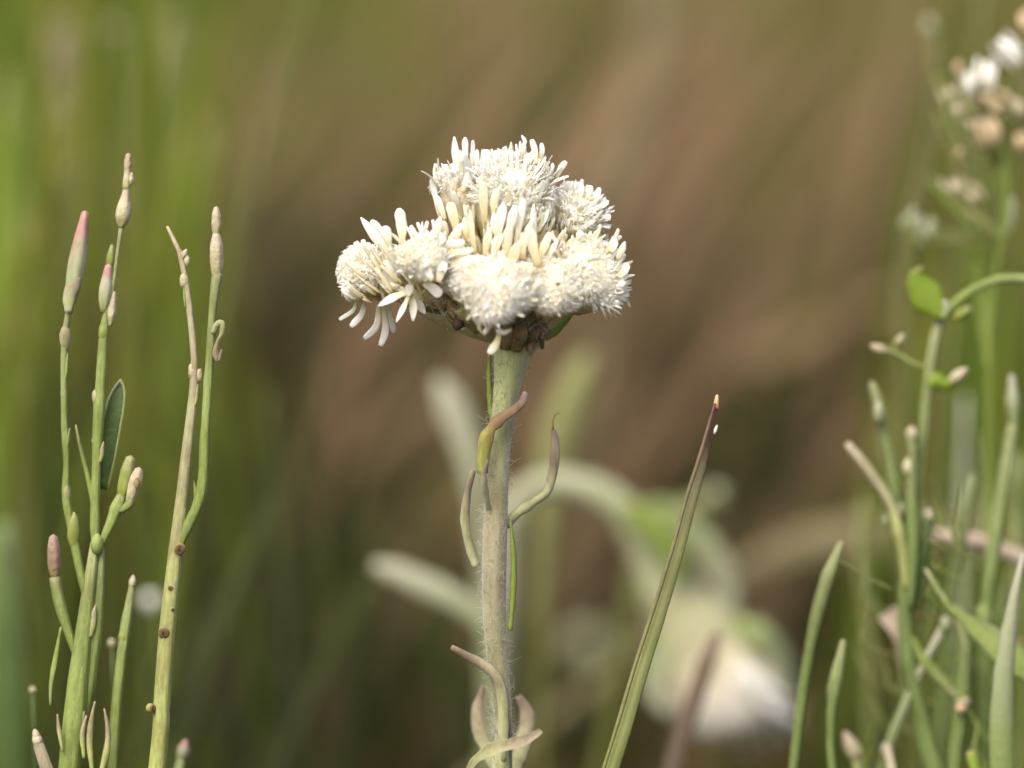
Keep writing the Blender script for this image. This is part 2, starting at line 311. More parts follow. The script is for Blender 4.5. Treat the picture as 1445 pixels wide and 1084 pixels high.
# ------------------------------------------------------------------ ground and meadow
def ground():
    n = 141
    u = np.linspace(-1, 1, n); g = np.sinh(u * 6.5) / np.sinh(6.5) * 60.0
    X, Y = np.meshgrid(g, g + 0.6)
    Z = gz(X, Y)
    mb = MB()
    f = [(i * n + j, i * n + j + 1, (i + 1) * n + j + 1, (i + 1) * n + j) for i in range(n - 1) for j in range(n - 1)]
    mb.add(np.stack([X.ravel(), Y.ravel(), Z.ravel()], 1), f)
    o = mb.build('ground', M['ground']); o['kind'] = 'structure'
    tag(o, 'dark mossy meadow soil under the grass', 'ground')
ground()

def field(x, y, k, seed):
    r = np.random.default_rng(seed); s = np.zeros_like(x)
    for i in range(5):
        a = r.uniform(0, 6.28); f = k * r.uniform(0.6, 1.7); s += np.sin((x * math.cos(a) + y * math.sin(a)) * f + r.uniform(0, 6.28))
    return 0.5 + s / 6.0

def greenness(x, y):
    """where living grass outgrows the dead: a lush patch to one side, a bleached slope to the other"""
    ang = x / np.maximum(y, 0.2)
    g = 0.12 + 0.95 / (1 + np.exp((ang + 0.066) * 42)) + 0.45 / (1 + np.exp(-(ang - 0.092) * 70))
    g += 0.25 * np.exp(-((y - 0.62) / 0.11) ** 2)
    g += 0.40 * (field(x, y, 22, 3) - 0.5)
    return np.clip(g, 0.03, 0.97)

def blades(x, y, h, az, lean, wid, tint, segs=4):
    n = len(x)
    ts = np.linspace(0, 1, segs + 1)
    base = np.stack([x, y, gz(x, y) - 0.002], 1)
    dirh = np.stack([np.cos(az), np.sin(az), np.zeros(n)], 1)
    side = np.stack([-np.sin(az + rng.normal(0, .6, n)), np.cos(az), np.zeros(n)], 1)
    side = np.where((rng.random(n) < .5)[:, None], side, np.stack([np.ones(n), 0.2 * rng.normal(0, 1, n), np.zeros(n)], 1))
    V = np.zeros((n, 2 * segs + 1, 3)); T = np.zeros((n, 2 * segs + 1))
    for k, t in enumerate(ts):
        th = lean * (0.35 + 0.65 * t)
        c = base + (dirh * (np.sin(th) * t * h)[:, None]) + np.array([0, 0, 1.0]) * (np.cos(th) * t * h)[:, None]
        wk = wid * (1 - t ** 2.2) * 0.5
        if k < segs:
            V[:, 2 * k] = c - side * wk[:, None]; V[:, 2 * k + 1] = c + side * wk[:, None]; T[:, 2 * k] = T[:, 2 * k + 1] = t
        else:
            V[:, 2 * k] = c; T[:, 2 * k] = 1
    nv = 2 * segs + 1
    loops, starts, tot = [], [], []
    q = []
    for k in range(segs - 1): q.append((2 * k, 2 * k + 1, 2 * k + 3, 2 * k + 2))
    tri = (2 * segs - 2, 2 * segs - 1, 2 * segs)
    off = (np.arange(n) * nv)[:, None]
    Q = np.concatenate([off + np.array(a)[None, :] for a in q] + [off + np.array(tri)[None, :]], axis=1)   # per blade: quads then a tri
    ll = Q.ravel(); per = [4] * (segs - 1) + [3]
    lt = np.tile(per, n); ls = np.r_[0, np.cumsum(lt)[:-1]]
    return V.reshape(-1, 3), T.ravel(), np.repeat(tint, nv), ll, ls, lt

def blade_mass(name, parts, material, label, cat):
    V = np.vstack([p[0] for p in parts]); T = np.concatenate([p[1] for p in parts]); C = np.concatenate([p[2] for p in parts])
    lo, st, tt = [], [], []; vo = 0; so = 0
    for p in parts:
        lo.append(p[3] + vo); st.append(p[4] + so); tt.append(p[5]); vo += len(p[0]); so += len(p[3])
    lo, st, tt = np.concatenate(lo), np.concatenate(st), np.concatenate(tt)
    me = bpy.data.meshes.new(name)
    me.vertices.add(len(V)); me.vertices.foreach_set('co', V.astype(np.float32).ravel())
    me.loops.add(len(lo)); me.loops.foreach_set('vertex_index', lo.astype(np.int32))
    me.polygons.add(len(st)); me.polygons.foreach_set('loop_start', st.astype(np.int32))
    me.polygons.foreach_set('use_smooth', np.ones(len(st), bool))
    me.update(calc_edges=True); me.validate()
    for nm, arr in (('along', T), ('tint', C)):
        at = me.attributes.new(nm, 'FLOAT', 'POINT'); at.data.foreach_set('value', arr.astype(np.float32))
    o = bpy.data.objects.new(name, me); COL.objects.link(o); me.materials.append(material)
    return tag(o, label, cat, kind='stuff')

def scatter(n, x0, x1, y0, y1):
    return rng.uniform(x0, x1, n), rng.uniform(y0, y1, n)

def meadow():
    G, D, Mo = [], [], []
    # density falls with distance from the plants; (count, half width, y range, blade width factor)
    for n, hw, y0, y1, wf in ((26000, 0.30, 0.44, 0.85, 1.0), (34000, 0.42, 0.85, 1.6, 1.2), (26000, 1.4, 0.3, 2.6, 1.6), (26000, 5.0, 2.2, 9.0, 5.0)):
        x, y = scatter(n, -hw, hw, y0, y1)
        g = greenness(x, y); isg = rng.random(n) < g
        # tufts: keep more blades where the tuft field is high
        keep = rng.random(n) < np.clip(0.25 + 1.3 * (field(x, y, 55, 9) - 0.3), 0.12, 1)
        thin = rng.random(n) < np.clip((y - 0.60) / 0.25, 0.12, 1)          # dead straws thinned close behind the plants, keeping the put-in shade dark
        for sel, out in ((isg & keep & (thin | (rng.random(n) < 0.5)), G), (~isg & keep & thin, D)):
            xx, yy = x[sel], y[sel]; m = len(xx)
            if out is G:
                near = np.clip((yy - 0.42) / 0.35, 0.25, 1)
                h = rng.gamma(6, 0.0095, m) * near + 0.012
                az = rng.uniform(0, 6.28, m); lean = np.abs(rng.normal(0.3, 0.25, m))
                out.append(blades(xx, yy, h, az, lean, rng.uniform(0.0012, 0.003, m) * wf, np.clip(rng.normal(0.45, 0.3, m), 0, 1)))
            else:
                near = np.clip((yy - 0.42) / 0.35, 0.3, 1)
                h = rng.gamma(6, 0.012, m) * near + 0.012
                az = rng.normal(0.25, 0.55, m); lean = np.clip(rng.normal(0.95, 0.35, m), 0.1, 1.5)
                out.append(blades(xx, yy, h, az, lean, rng.uniform(0.001, 0.0026, m) * wf, np.clip(rng.normal(0.5, 0.3, m), 0, 1)))
    # low moss, litter and turf, coloured dark to stand for shade among stems
    for n, hw, y0, y1 in ((26000, 0.30, 0.10, 0.90), (14000, 0.9, -0.3, 1.6)):
        x, y = scatter(n, -hw, hw, y0, y1)
        Mo.append(blades(x, y, rng.gamma(5, 0.0032, n) + 0.003, rng.uniform(0, 6.28, n), rng.uniform(0.2, 1.4, n), rng.uniform(0.001, 0.0022, n), np.clip(field(x, y, 40, 5) * 1.6 - 0.3 + rng.normal(0, 0.2, n), 0, 1), segs=3))
    Sd = []  # low blades whose dark colour stands in for shade between stems
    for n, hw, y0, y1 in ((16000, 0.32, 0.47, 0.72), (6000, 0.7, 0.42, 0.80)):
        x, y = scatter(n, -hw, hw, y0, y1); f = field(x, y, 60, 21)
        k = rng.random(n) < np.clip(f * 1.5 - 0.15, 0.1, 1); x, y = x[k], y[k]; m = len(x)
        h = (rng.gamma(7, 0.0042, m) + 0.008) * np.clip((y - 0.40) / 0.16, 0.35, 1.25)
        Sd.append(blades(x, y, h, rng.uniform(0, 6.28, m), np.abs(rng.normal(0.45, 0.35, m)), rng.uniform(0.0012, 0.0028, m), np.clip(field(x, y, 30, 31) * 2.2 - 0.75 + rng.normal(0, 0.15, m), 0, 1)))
    blade_mass('shade_tinted_grass', Sd, M['shade_grass'], 'low olive and brown grass with shade painted into its colour, in front of the taller grass', 'shade_grass')
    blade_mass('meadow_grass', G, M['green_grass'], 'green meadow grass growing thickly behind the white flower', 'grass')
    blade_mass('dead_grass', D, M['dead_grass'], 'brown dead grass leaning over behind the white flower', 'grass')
    blade_mass('moss', Mo, M['moss'], 'low moss and litter covering the soil, coloured dark to stand for shade', 'moss')
meadow()

# ------------------------------------------------------------------ flower heads
def bract_templates(k=10):
    out = []
    for i in range(k):
        mb = MB(); L = 1.0
        wr = rng.uniform(0.09, 0.16); bend = rng.uniform(-0.10, 0.30); tw = rng.normal(0, 0.08)
        ts = np.linspace(0, 1, 7)
        pts = [np.array([bend * t ** 2 + 0.04 * math.sin(5 * t + i), tw * t * t, t]) for t in ts]
        prof = np.array([0.5, 0.62, 0.78, 0.92, 1.0, 0.86, 0.34]) if i % 3 else np.array([0.6, 0.75, 0.9, 1.0, 0.9, 0.56, 0.14])
        mb.sweep(pts, prof * wr, np.linspace(0.020, 0.010, 7), hint=(1, 0, 0), nseg=8, n=9, fold=rng.uniform(-0.3, 0.25))
        out.append(mb.mesh('bract'))
    return out
BT = None

def place(mesh, name, material, parent, loc, n, tdir, ax, s):
    o = bpy.data.objects.new(name, mesh); COL.objects.link(o)
    o.parent = parent
    o0 = np.array(parent['_o'])
    m = Matrix.Identity(4)
    for r in range(3):
        m[r][0] = n[r] * s; m[r][1] = tdir[r] * s; m[r][2] = ax[r] * s; m[r][3] = loc[r] - o0[r]
    o.matrix_local = m
    return o

def strip(mb, p, dv, out, ln, hw):
    """one narrow papery strip with a blunt, slightly curled tip"""
    side = rng.normal(0, 0.12, 3); cu = rng.uniform(-0.05, 0.28)
    pts = [p - dv * ln * 0.25, p + dv * ln * 0.35 + side * ln * 0.2, p + dv * ln * 0.75 + (out * cu * 0.4 + side * 0.6) * ln, p + dv * ln + (out * cu + side) * ln]
    mb.sweep(pts, [hw * 0.7, hw * 0.85, hw, hw * 0.6], np.full(4, min(hw * 0.3, 3e-5)), hint=out + rng.normal(0, 0.3, 3), nseg=6, n=6, fold=rng.uniform(-.4, .4))

def flower_head(root, cx, cy, d, axis, R, L, rim=12, outer=8, blen=34, flare=0.4, fl=150, br=260, dome=0.5, warm=0.3, cup='cup', white=0.5, base_r=0.42, low=0, sx=1.0, skirt=0, strips=110, sr=0.5, sl=1.0):
    """one flower head: a scaly cup, a dome of cottony florets and whorls of papery bracts"""
    c = P(cx, cy, d); s = pxm(d)
    a = unit(V3(*axis)); e1 = unit(RIGHT - a * np.dot(RIGHT, a)); e2 = np.cross(a, e1)
    swirl = rng.choice([-1, 1]) * rng.uniform(0.5, 0.9)
    # cup
    mb = MB()
    ts = np.linspace(0, 1, 6)
    rr = R * (base_r + (0.93 - base_r) * np.sin(ts * math.pi / 2) ** 0.9)
    pts = [c - a * s * L * (1 - t) for t in ts]
    mb.sweep(pts + [c + a * s * R * 0.12], np.r_[rr, R * 0.8] * s, hint=e1, nseg=18, n=14, wob=0.03)
    root_part = mb.build('flower_head', M[cup], root)
    # florets
    mb = MB(); ga = math.pi * (3 - 5 ** 0.5)
    mb.blob(c, np.array([R * 0.86 * sx, R * 0.86, R * dome * 0.84]) * s, [e1, e2, a], 16, 9, lump=0.05, tint=0.5)
    kk = rng.uniform(0, 6.28, 4); st = rng.uniform(0.9, 1.12)
    def uneven(ph, th): return 1 + 0.13 * math.sin(2 * ph + kk[0]) * math.sin(th) + 0.10 * math.sin(3 * ph + kk[1] + 2 * th) + 0.07 * math.sin(5 * th + 4 * ph + kk[2])
    def dome_pt(k, n, lim=0.98):
        q = (k + 0.5) / n * lim; th = math.acos(1 - q); ph = k * ga + rng.normal(0, 0.12)
        d_ = math.sin(th) * (e1 * math.cos(ph) * sx + e2 * math.sin(ph))
        w_ = uneven(ph, th)
        return c + s * R * w_ * (d_ * 0.9 + a * math.cos(th) * dome * 0.85), unit(d_ * 0.75 + a * (0.35 + math.cos(th) * 0.7)), math.sin(th), d_
    fl = int(fl * 0.6)
    for k in range(fl):
        p, nn, q, d_ = dome_pt(k, fl)
        nn = unit(nn + rng.normal(0, 0.12, 3))
        r0 = s * R * rng.uniform(0.04, 0.08); ln = s * R * rng.uniform(0.02, 0.11)
        pts = [p - nn * r0 * 2.5, p - nn * r0 * 0.3, p + nn * ln * 0.7 + rng.normal(0, .15, 3) * ln, p + nn * ln]
        mb.sweep(pts, [r0 * 0.9, r0, r0 * 0.85, r0 * 0.3], hint=e1, nseg=6, n=5, c=np.clip(white * 0.9 + 0.5 * (q - 0.6) + rng.normal(0, 0.2), 0, 1))
    for k in range(int(br * 2.4)):
        p, nn, q, d_ = dome_pt(k, int(br * 2.4), 1.05)
        tg = unit(np.cross(a, d_ + 1e-9)); ln = s * R * rng.uniform(0.2, 0.42); r0 = s * rng.uniform(0.35, 0.75)
        v = unit(tg * swirl + nn * rng.uniform(0.05, 0.35) + unit(d_ + 1e-9) * 0.5 * q - a * 0.5 * q ** 4 + rng.normal(0, 0.16, 3))
        p = p + nn * s * R * 0.02
        pts = [p - nn * ln * 0.2, p + v * ln * 0.5 + nn * ln * 0.05, p + v * ln * 0.95 - nn * ln * 0.1]
        mb.sweep(pts, [r0, r0, r0 * 0.6], hint=nn, nseg=3, n=4, c=np.clip(white + rng.normal(0.2, 0.25), 0, 1))
    o = mb.build('floret_mass', M['floret'], root_part); o['kind'] = 'stuff'
    mb = MB()
    for k in range(strips):
        ph = rng.uniform(0, 6.283); q = math.sqrt(rng.uniform(sr ** 2, 1)); rad = e1 * math.cos(ph) * sx + e2 * math.sin(ph)
        p = c + s * R * (rad * q * 0.92 + a * (dome * 0.75 * math.sqrt(max(0, 1 - q * q)) - 0.08))
        strip(mb, p, unit(a * 0.85 + rad * (0.1 + 0.55 * q) + UP * 0.3 + rng.normal(0, 0.17, 3)), rad, s * R * sl * rng.uniform(0.24, 0.52), s * rng.uniform(1.9, 3.7))
    o = mb.build('floret_fringe', M['bract'], root_part); o['kind'] = 'stuff'
    # bracts
    def whorl(n, r_at, z_at, ln, fla, jit, ph0):
        for k in range(n):
            ph = ph0 + 2 * math.pi * (k + rng.uniform(-0.3, 0.3)) / n
            rad = e1 * math.cos(ph) * sx + e2 * math.sin(ph)
            p = c + s * (rad * r_at - a * z_at)
            f = fla + rng.normal(0, jit)
            ax = unit(a * math.cos(f) + rad * math.sin(f) + rng.normal(0, 0.10, 3))
            nv = unit(rad - ax * np.dot(rad, ax)); tv = np.cross(ax, nv)
            place(BT[rng.integers(len(BT))], 'bract', None, root_part, p, nv, tv, ax, s * ln * rng.uniform(0.75, 1.2)).data
    whorl(rim, R * 0.84, R * 0.10, blen, flare * 0.75, 0.16, 0.3)
    whorl(outer, R * 0.86, R * 0.10 + L * 0.32, blen * 1.05, flare * 0.45, 0.10, 0.8)
    if skirt: whorl(skirt, R * 0.9, R * 0.02, blen * 0.85, 1.25, 0.25, 0.5)
    if low: whorl(low, R * 0.8, R * 0.10 + L * 0.62, blen * 1.05, flare * 0.3, 0.08, 0.1)
    for o in root_part.children:
        if o.name.startswith('bract') and rng.random() < warm:
            o.material_slots[0].link = 'OBJECT'; o.material_slots[0].material = M['bract_warm']
    return root_part

def main_flower():
    global BT
    BT = bract_templates()
    for m in BT: m.materials.append(M['bract'])
    stem_spec = [(712, 1100, 12.5), (711, 1040, 12.5), (707, 980, 14), (700, 910, 16), (697, 850, 17.5), (698, 780, 17.5), (700, 710, 17), (703, 650, 16.5), (709, 590, 17), (716, 545, 20), (722, 505, 27), (728, 476, 38)]
    stem_spec = [(x, y, q * 0.94) for x, y, q in stem_spec]
    pts, r = path(stem_spec, 0)
    full = rooted(pts, 0.004, 0.006); r = [0.0010, 0.0008] + r
    root = thing('white_flower_plant', 'woolly stemmed plant topped by a cluster of papery white flower heads', 'flower', full[0] + [0, 0, 0.003])
    MB().sweep(full, r, hint=(0, -1, 0), nseg=24, n=70, wob=0.015, t0=start_of_view(full), ridge=0.05, nr=4).build('stem', M['wool'], root)
    # fine wool on the stem
    mb = MB(); pp, rr = smooth(full, np.array(r)[:, None], 200)
    for k in range(5200):
        i = rng.integers(70, 198); ang = rng.uniform(0, 6.28)
        n = np.array([math.cos(ang), math.sin(ang), rng.normal(0, .3)]); p = pp[i] + n * rr[i, 0] * 0.97
        t = np.array([0, 0, 1.0]); ln = rng.uniform(0.00015, 0.00055)
        q = unit(n * 0.5 + t * rng.normal(0.5, 0.7) + rng.normal(0, 0.5, 3))
        mb.sweep([p, p + q * ln * 0.6, p + (q + rng.normal(0, .5, 3)) * ln], [1.1e-5, 1e-5, 6e-6], nseg=3, n=3)
    o = mb.build('stem_wool', M['woolhair'], root); o['kind'] = 'stuff'
    # receptacle and the short stalks that carry the heads
    top = P(728, 486, 0); ax = [RIGHT, -FWD, UP]
    mb = MB()
    mb.blob(P(728, 462, 0), np.array([44, 40, 34]) * MPP, ax, 20, 12, lump=0.10)
    mb.blob(P(690, 440, -1), np.array([62, 50, 26]) * MPP, ax, 20, 12, lump=0.12)
    mb.blob(P(625, 424, 0), np.array([42, 40, 20]) * MPP, ax, 16, 10, lump=0.12)
    mb.build('receptacle', M['cupdark'], root)
    heads = [  # cx, cy, d, axis, R, L, options
        (650, 258, 2.0, (-0.20, 0.97, 0.18), 37, 70, dict(rim=13, outer=9, low=7, blen=42, flare=0.22, warm=0.2, white=0.7, base_r=0.6, strips=170, sr=0.1)),
        (724, 268, 0.3, (0.03, 0.74, 0.66), 58, 112, dict(rim=19, outer=13, low=10, blen=44, flare=0.22, warm=0.45, dome=0.45, white=0.3, fl=300, br=560, base_r=0.6, strips=320, sr=0.3)),
        (815, 300, 1.5, (0.36, 0.74, 0.57), 41, 44, dict(rim=12, outer=6, blen=26, flare=0.65, warm=0.2, white=0.7, dome=0.6, base_r=0.6, strips=170, sr=0.3)),
        (836, 388, -2.0, (0.45, 0.50, 0.72), 50, 62, dict(rim=9, outer=4, blen=27, flare=0.45, warm=0.5, white=0.5, fl=320, br=520, dome=0.55, base_r=0.6, sx=1.12, skirt=7, strips=90, sr=0.7, sl=0.62)),
        (779, 402, -3.4, (0.05, 0.45, 0.88), 43, 52, dict(rim=5, outer=4, blen=22, flare=0.5, warm=0.8, white=0.35, fl=240, br=480, base_r=0.6, sx=1.1, skirt=4, strips=40, sr=0.7, sl=0.55)),
        (697, 408, -5.0, (-0.03, 0.42, 0.90), 49, 50, dict(rim=6, outer=4, blen=26, flare=0.6, warm=0.5, white=0.7, fl=260, br=620, dome=0.6, base_r=0.6, sx=1.05, skirt=7, strips=50, sr=0.75, sl=0.5)),
        (598, 364, -3.4, (-0.06, 0.58, 0.82), 35, 48, dict(rim=11, outer=6, blen=28, flare=0.75, warm=0.2, white=0.3, fl=190, br=480, dome=0.62, skirt=6, strips=80, sr=0.65, sl=0.8)),
        (508, 381, 0.0, (-0.70, 0.34, 0.60), 39, 46, dict(rim=14, outer=5, blen=17, flare=0.5, warm=0.1, white=0.7, fl=210, br=480, dome=0.6, base_r=0.6, skirt=5, strips=90, sr=0.6, sl=0.5)),
        (552, 372, 2.6, (-0.20, 0.93, 0.20), 28, 44, dict(rim=8, outer=5, blen=30, flare=0.45, warm=0.0, white=0.8)),
        (648, 390, -2.4, (0.02, 0.62, 0.78), 28, 42, dict(rim=9, outer=6, blen=26, flare=0.7, warm=0.3, white=0.7)),
        (690, 330, 6.5, (0.05, 0.75, -0.65), 38, 55, dict(rim=6, outer=3, blen=32, flare=0.5, fl=100, br=150)),
        (770, 345, 7.0, (0.3, 0.65, -0.7), 36, 55, dict(rim=6, outer=3, blen=30, flare=0.5, fl=100, br=150)),
    ]
    for cx, cy, d, axis, R, L, kw in heads:
        c = P(cx, cy, d); s = pxm(d); a = unit(V3(*axis)); b = c - a * s * L
        mid = (b + top) / 2 + np.array([0, 0, -0.0004])
        MB().sweep([top, mid, b, b + a * s * L * 0.2], np.array([9, 10, R * 0.36, R * 0.40]) * s, nseg=10, n=10, wob=0.05).build('peduncle', M['peduncle'], root)
        flower_head(root, cx, cy, d, axis, R, L, **kw)
    mb = MB()
    for k in range(500):
        u = rng.uniform(0, 1); c0 = P(600 + 170 * u, 428 + 34 * u + rng.normal(0, 9), rng.uniform(-2.6, 1)); q = unit(rng.normal(0, 1, 3) + V3(0, -0.2, .8)); ln = rng.uniform(0.0003, 0.0007)
        mb.sweep([c0, c0 + q * ln * .5 + rng.normal(0, .2, 3) * ln, c0 + (q + rng.normal(0, .6, 3)) * ln], [1.6e-5, 1.5e-5, 1e-5], nseg=3, n=4)
    o = mb.build('receptacle_wool', M['woolhair'], root); o['kind'] = 'stuff'
    # single bracts that stand out of the outline: base .. tip, widest half width px, shape
    def petal(pts, hw, d=0.0, warm=False, tipw=0.35, fold=-0.3, basew=0.5, face=(0, 0.15, 1), thick=0.6):
        k = len(pts); n = 8
        hw = hw * 0.9
        p3 = [P(q[0], q[1], d + (q[2] if len(q) > 2 else 0)) for q in pts]
        p, _ = smooth(p3, np.zeros((k, 1)), n + 2)
        prof = np.interp(np.linspace(0, 1, n + 2), [0, 0.3, 0.6, 0.85, 0.93, 1], [basew, 0.75, 1.0, 0.96 if tipw > 0.25 else 0.6, 0.8 if tipw > .25 else .38, tipw]) * hw * MPP
        MB().sweep(list(p), prof, np.full(n + 2, min(thick, hw * 0.25) * MPP), hint=V3(*(np.array(face) + rng.normal(0, .25, 3))), nseg=10, n=13, fold=fold, wob=0.05).build('bract', M['bract_warm' if warm else 'bract'], root)
    B = [  # (points, half width, depth, warm, tip width)
        ([(553, 366), (532, 336), (509, 307)], 9.5, 0.5, 0, .12), ([(556, 358), (540, 334), (524, 311)], 8, 2.2, 0, .3), ([(568, 345), (567, 320), (563, 294)], 9, 1, 0, .35), ([(548, 350), (546, 336), (543, 319)], 9, 2, 0, .4),
        ([(588, 336), (583, 330), (578, 322)], 3, -2, 0, .6), ([(594, 330), (592, 322), (589, 314)], 3, -2, 0, .6), ([(598, 328), (601, 321), (603, 312)], 3.4, -2, 0, .4),
        ([(613, 340), (617, 322), (622, 305)], 8, -2, 0, .2), ([(634, 338), (643, 327), (656, 315)], 5.5, -2.5, 0, .35), ([(622, 350), (640, 345), (656, 342)], 7, -3.5, 0, .5), ([(635, 373), (652, 370), (673, 365)], 8, -4, 0, .4), ([(618, 398), (622, 385), (628, 370)], 7, -5, 0, .35), ([(611, 395), (607, 389), (603, 383)], 6, -5, 0, .5),
        ([(628, 352), (650, 356), (668, 352)], 6, -3.6, 1, .4), ([(650, 405), (660, 392), (676, 380)], 7, -4.5, 0, .4), ([(598, 400), (612, 408), (622, 418)], 9, -4, 0, .35), ([(640, 420), (652, 424), (668, 420)], 6, -4, 1, .4),
        ([(566, 402), (550, 392), (531, 386)], 9, -1.5, 0, .5), ([(560, 392), (552, 380), (543, 368)], 8, -1.5, 0, .5), ([(572, 410), (556, 404), (540, 402)], 8, -1.6, 0, .5),
        ([(512, 420), (497, 418), (482, 407)], 4.5, -1, 0, .4), ([(502, 420), (499, 437), (479, 451)], 3.4, 0.5, 0, .7), ([(514, 420), (511, 442), (495, 461)], 5.6, 0.2, 0, .6), ([(534, 430), (531, 460), (514, 478)], 6, 0.2, 0, .6), ([(541, 432), (544, 466), (537, 488)], 6, 0.8, 0, .6), ([(548, 432), (552, 450), (556, 470)], 5, 3, 0, .5),
        ([(580, 411), (560, 418), (534, 432)], 8, -2.6, 0, .15), ([(578, 414), (570, 434), (559, 455)], 5.6, -2.8, 0, .15), ([(580, 414), (584, 434), (583, 453)], 7.5, -2.6, 0, .25), ([(582, 414), (590, 428), (600, 443)], 7, -2.0, 0, .2), ([(575, 418), (578, 411), (579, 402)], 7.5, -2.9, 0, .6),
        ([(645, 245), (643, 220), (641, 193)], 6.5, 2, 0, .2), ([(655, 245), (656, 222), (656, 194)], 5.5, 1.8, 0, .3), ([(664, 244), (666, 222), (667, 198)], 4.6, 1.6, 0, .4), ([(672, 244), (673, 228), (673, 211)], 4, 1.6, 0, .3),
        ([(630, 270), (629, 252), (629, 232)], 6.4, 0.6, 0, .5), ([(641, 270), (641, 252), (642, 233)], 6.4, 0.4, 0, .5), ([(653, 272), (658, 258), (667, 242)], 7.4, 0.0, 0, .35), ([(621, 266), (613, 247), (614, 231)], 2.6, 1, 0, .7), ([(620, 306), (614, 276), (608, 253)], 4.6, 1, 0, .3), ([(628, 310), (622, 292), (616, 276)], 5.5, 0.6, 0, .4),
        ([(686, 240), (685, 226), (685, 211)], 7.5, 1, 0, .6), ([(702, 240), (702, 226), (702, 212)], 7.5, 1, 0, .6), ([(736, 228), (734, 210), (741, 201), (736, 191)], 3.2, 0.8, 0, .3), ([(757, 232), (755, 214), (750, 197)], 5, 0.6, 0, .6), ([(759, 232), (765, 216), (764, 202)], 5, 0.8, 0, .5), ([(785, 252), (791, 238), (799, 228)], 5.4, 0.8, 0, .5), ([(772, 245), (771, 236), (770, 227)], 3, 0.5, 0, .3), ([(778, 248), (779, 239), (780, 230)], 3, 0.5, 0, .3), ([(716, 232), (715, 222), (714, 211)], 3, 0.4, 0, .3), ([(722, 238), (722, 224), (722, 215)], 6, 1.4, 0, .5), ([(744, 238), (745, 226), (744, 216)], 6, 1.4, 0, .5),
        ([(683, 318), (683, 286), (686, 254)], 9, -2.6, 1, .5), ([(702, 345), (706, 316), (711, 288)], 9.5, -3.3, 0, .3), ([(718, 345), (721, 314), (725, 283)], 9, -3.2, 0, .35), ([(733, 345), (735, 314), (739, 285)], 9, -3.2, 0, .35), ([(748, 345), (750, 316), (755, 290)], 9, -2.8, 0, .35), ([(713, 368), (716, 344), (721, 318)], 11, -3.9, 1, .5), ([(738, 370), (737, 346), (739, 321)], 11, -3.8, 1, .5), ([(755, 370), (763, 346), (771, 322)], 11, -3.0, 1, .4), ([(668, 358), (664, 322), (662, 288)], 9, -2.0, 1, .45), ([(682, 364), (685, 336), (690, 312)], 10, -3.2, 1, .5), ([(700, 364), (702, 346), (706, 330)], 9, -3.9, 1, .5), ([(697, 300), (698, 280), (702, 262)], 8, -2.6, 1, .5), ([(764, 330), (768, 308), (772, 290)], 8, -2.0, 0, .4), ([(776, 320), (780, 298), (784, 276)], 7, -.6, 0, .4),
        ([(697, 356), (689, 330), (691, 308)], 2.4, -4, 0, .6),
        ([(650, 385), (648, 366), (652, 346)], 9, -2.4, 1, .4), ([(664, 392), (668, 376), (680, 362)], 9, -3.6, 1, .4), ([(640, 350), (642, 335), (648, 322)], 8, -1.6, 1, .4), ([(628, 345), (628, 325), (625, 312)], 7, -0.6, 1, .4), ([(660, 340), (656, 318), (650, 296)], 9, -0.8, 1, .4), ([(645, 330), (640, 306), (634, 286)], 9, -0.2, 1, .4), ([(780, 372), (776, 356), (780, 340)], 9, -2.0, 1, .4), ([(744, 400), (742, 386), (748, 372)], 9, -4.6, 1, .4), ([(655, 425), (650, 412), (640, 402)], 9, -3.6, 1, .4), ([(740, 440), (735, 426), (740, 410)], 8, -5.2, 1, .4), ([(800, 352), (806, 344), (815, 340)], 7, -1.6, 1, .4),
        ([(760, 372), (752, 352), (750, 332)], 11, -3.6, 1, .3), ([(728, 372), (727, 356), (730, 338)], 11, -4.2, 1, .3), ([(748, 350), (745, 330), (748, 308)], 10, -2.9, 0, .3), ([(700, 340), (697, 320), (698, 300)], 10, -2.9, 0, .3), ([(770, 362), (774, 348), (782, 336)], 9, -2.6, 0, .3),
        ([(798, 280), (797, 268), (797, 256)], 5, 1.5, 0, .4), ([(820, 280), (820, 271), (820, 260)], 6, 1.2, 0, .6), ([(830, 282), (831, 273), (833, 262)], 6, 1.2, 0, .55), ([(841, 288), (843, 277), (846, 265)], 4.8, 1, 0, .5), ([(844, 296), (850, 291), (858, 285)], 4.8, 0.8, 0, .4), ([(848, 308), (855, 307), (862, 305)], 5, 0.6, 0, .5), ([(848, 318), (855, 319), (862, 320)], 4.4, 0.6, 0, .5), ([(800, 318), (818, 323), (840, 311)], 4, -0.4, 0, .4), ([(778, 332), (783, 340), (792, 341)], 4, -2, 0, .5), ([(815, 338), (818, 332), (822, 327)], 7, -2.2, 0, .6),
        ([(862, 356), (866, 347), (869, 336)], 7, -2, 0, .25), ([(872, 366), (877, 355), (882, 341)], 6, -2, 0, .25), ([(872, 392), (880, 384), (886, 372)], 6, -2.4, 0, .3), ([(866, 408), (874, 404), (882, 398)], 6, -2.6, 0, .4), ([(828, 368), (835, 365), (844, 363)], 5.5, -4.4, 0, .5), ([(752, 410), (757, 402), (766, 394)], 5, -5.4, 0, .5),
        ([(716, 384), (724, 364), (734, 339)], 9, -4.6, 1, .12), ([(694, 374), (694, 362), (693, 349)], 4.5, -5, 0, .3), ([(704, 382), (707, 366), (706, 354)], 7, -4.4, 1, .3),
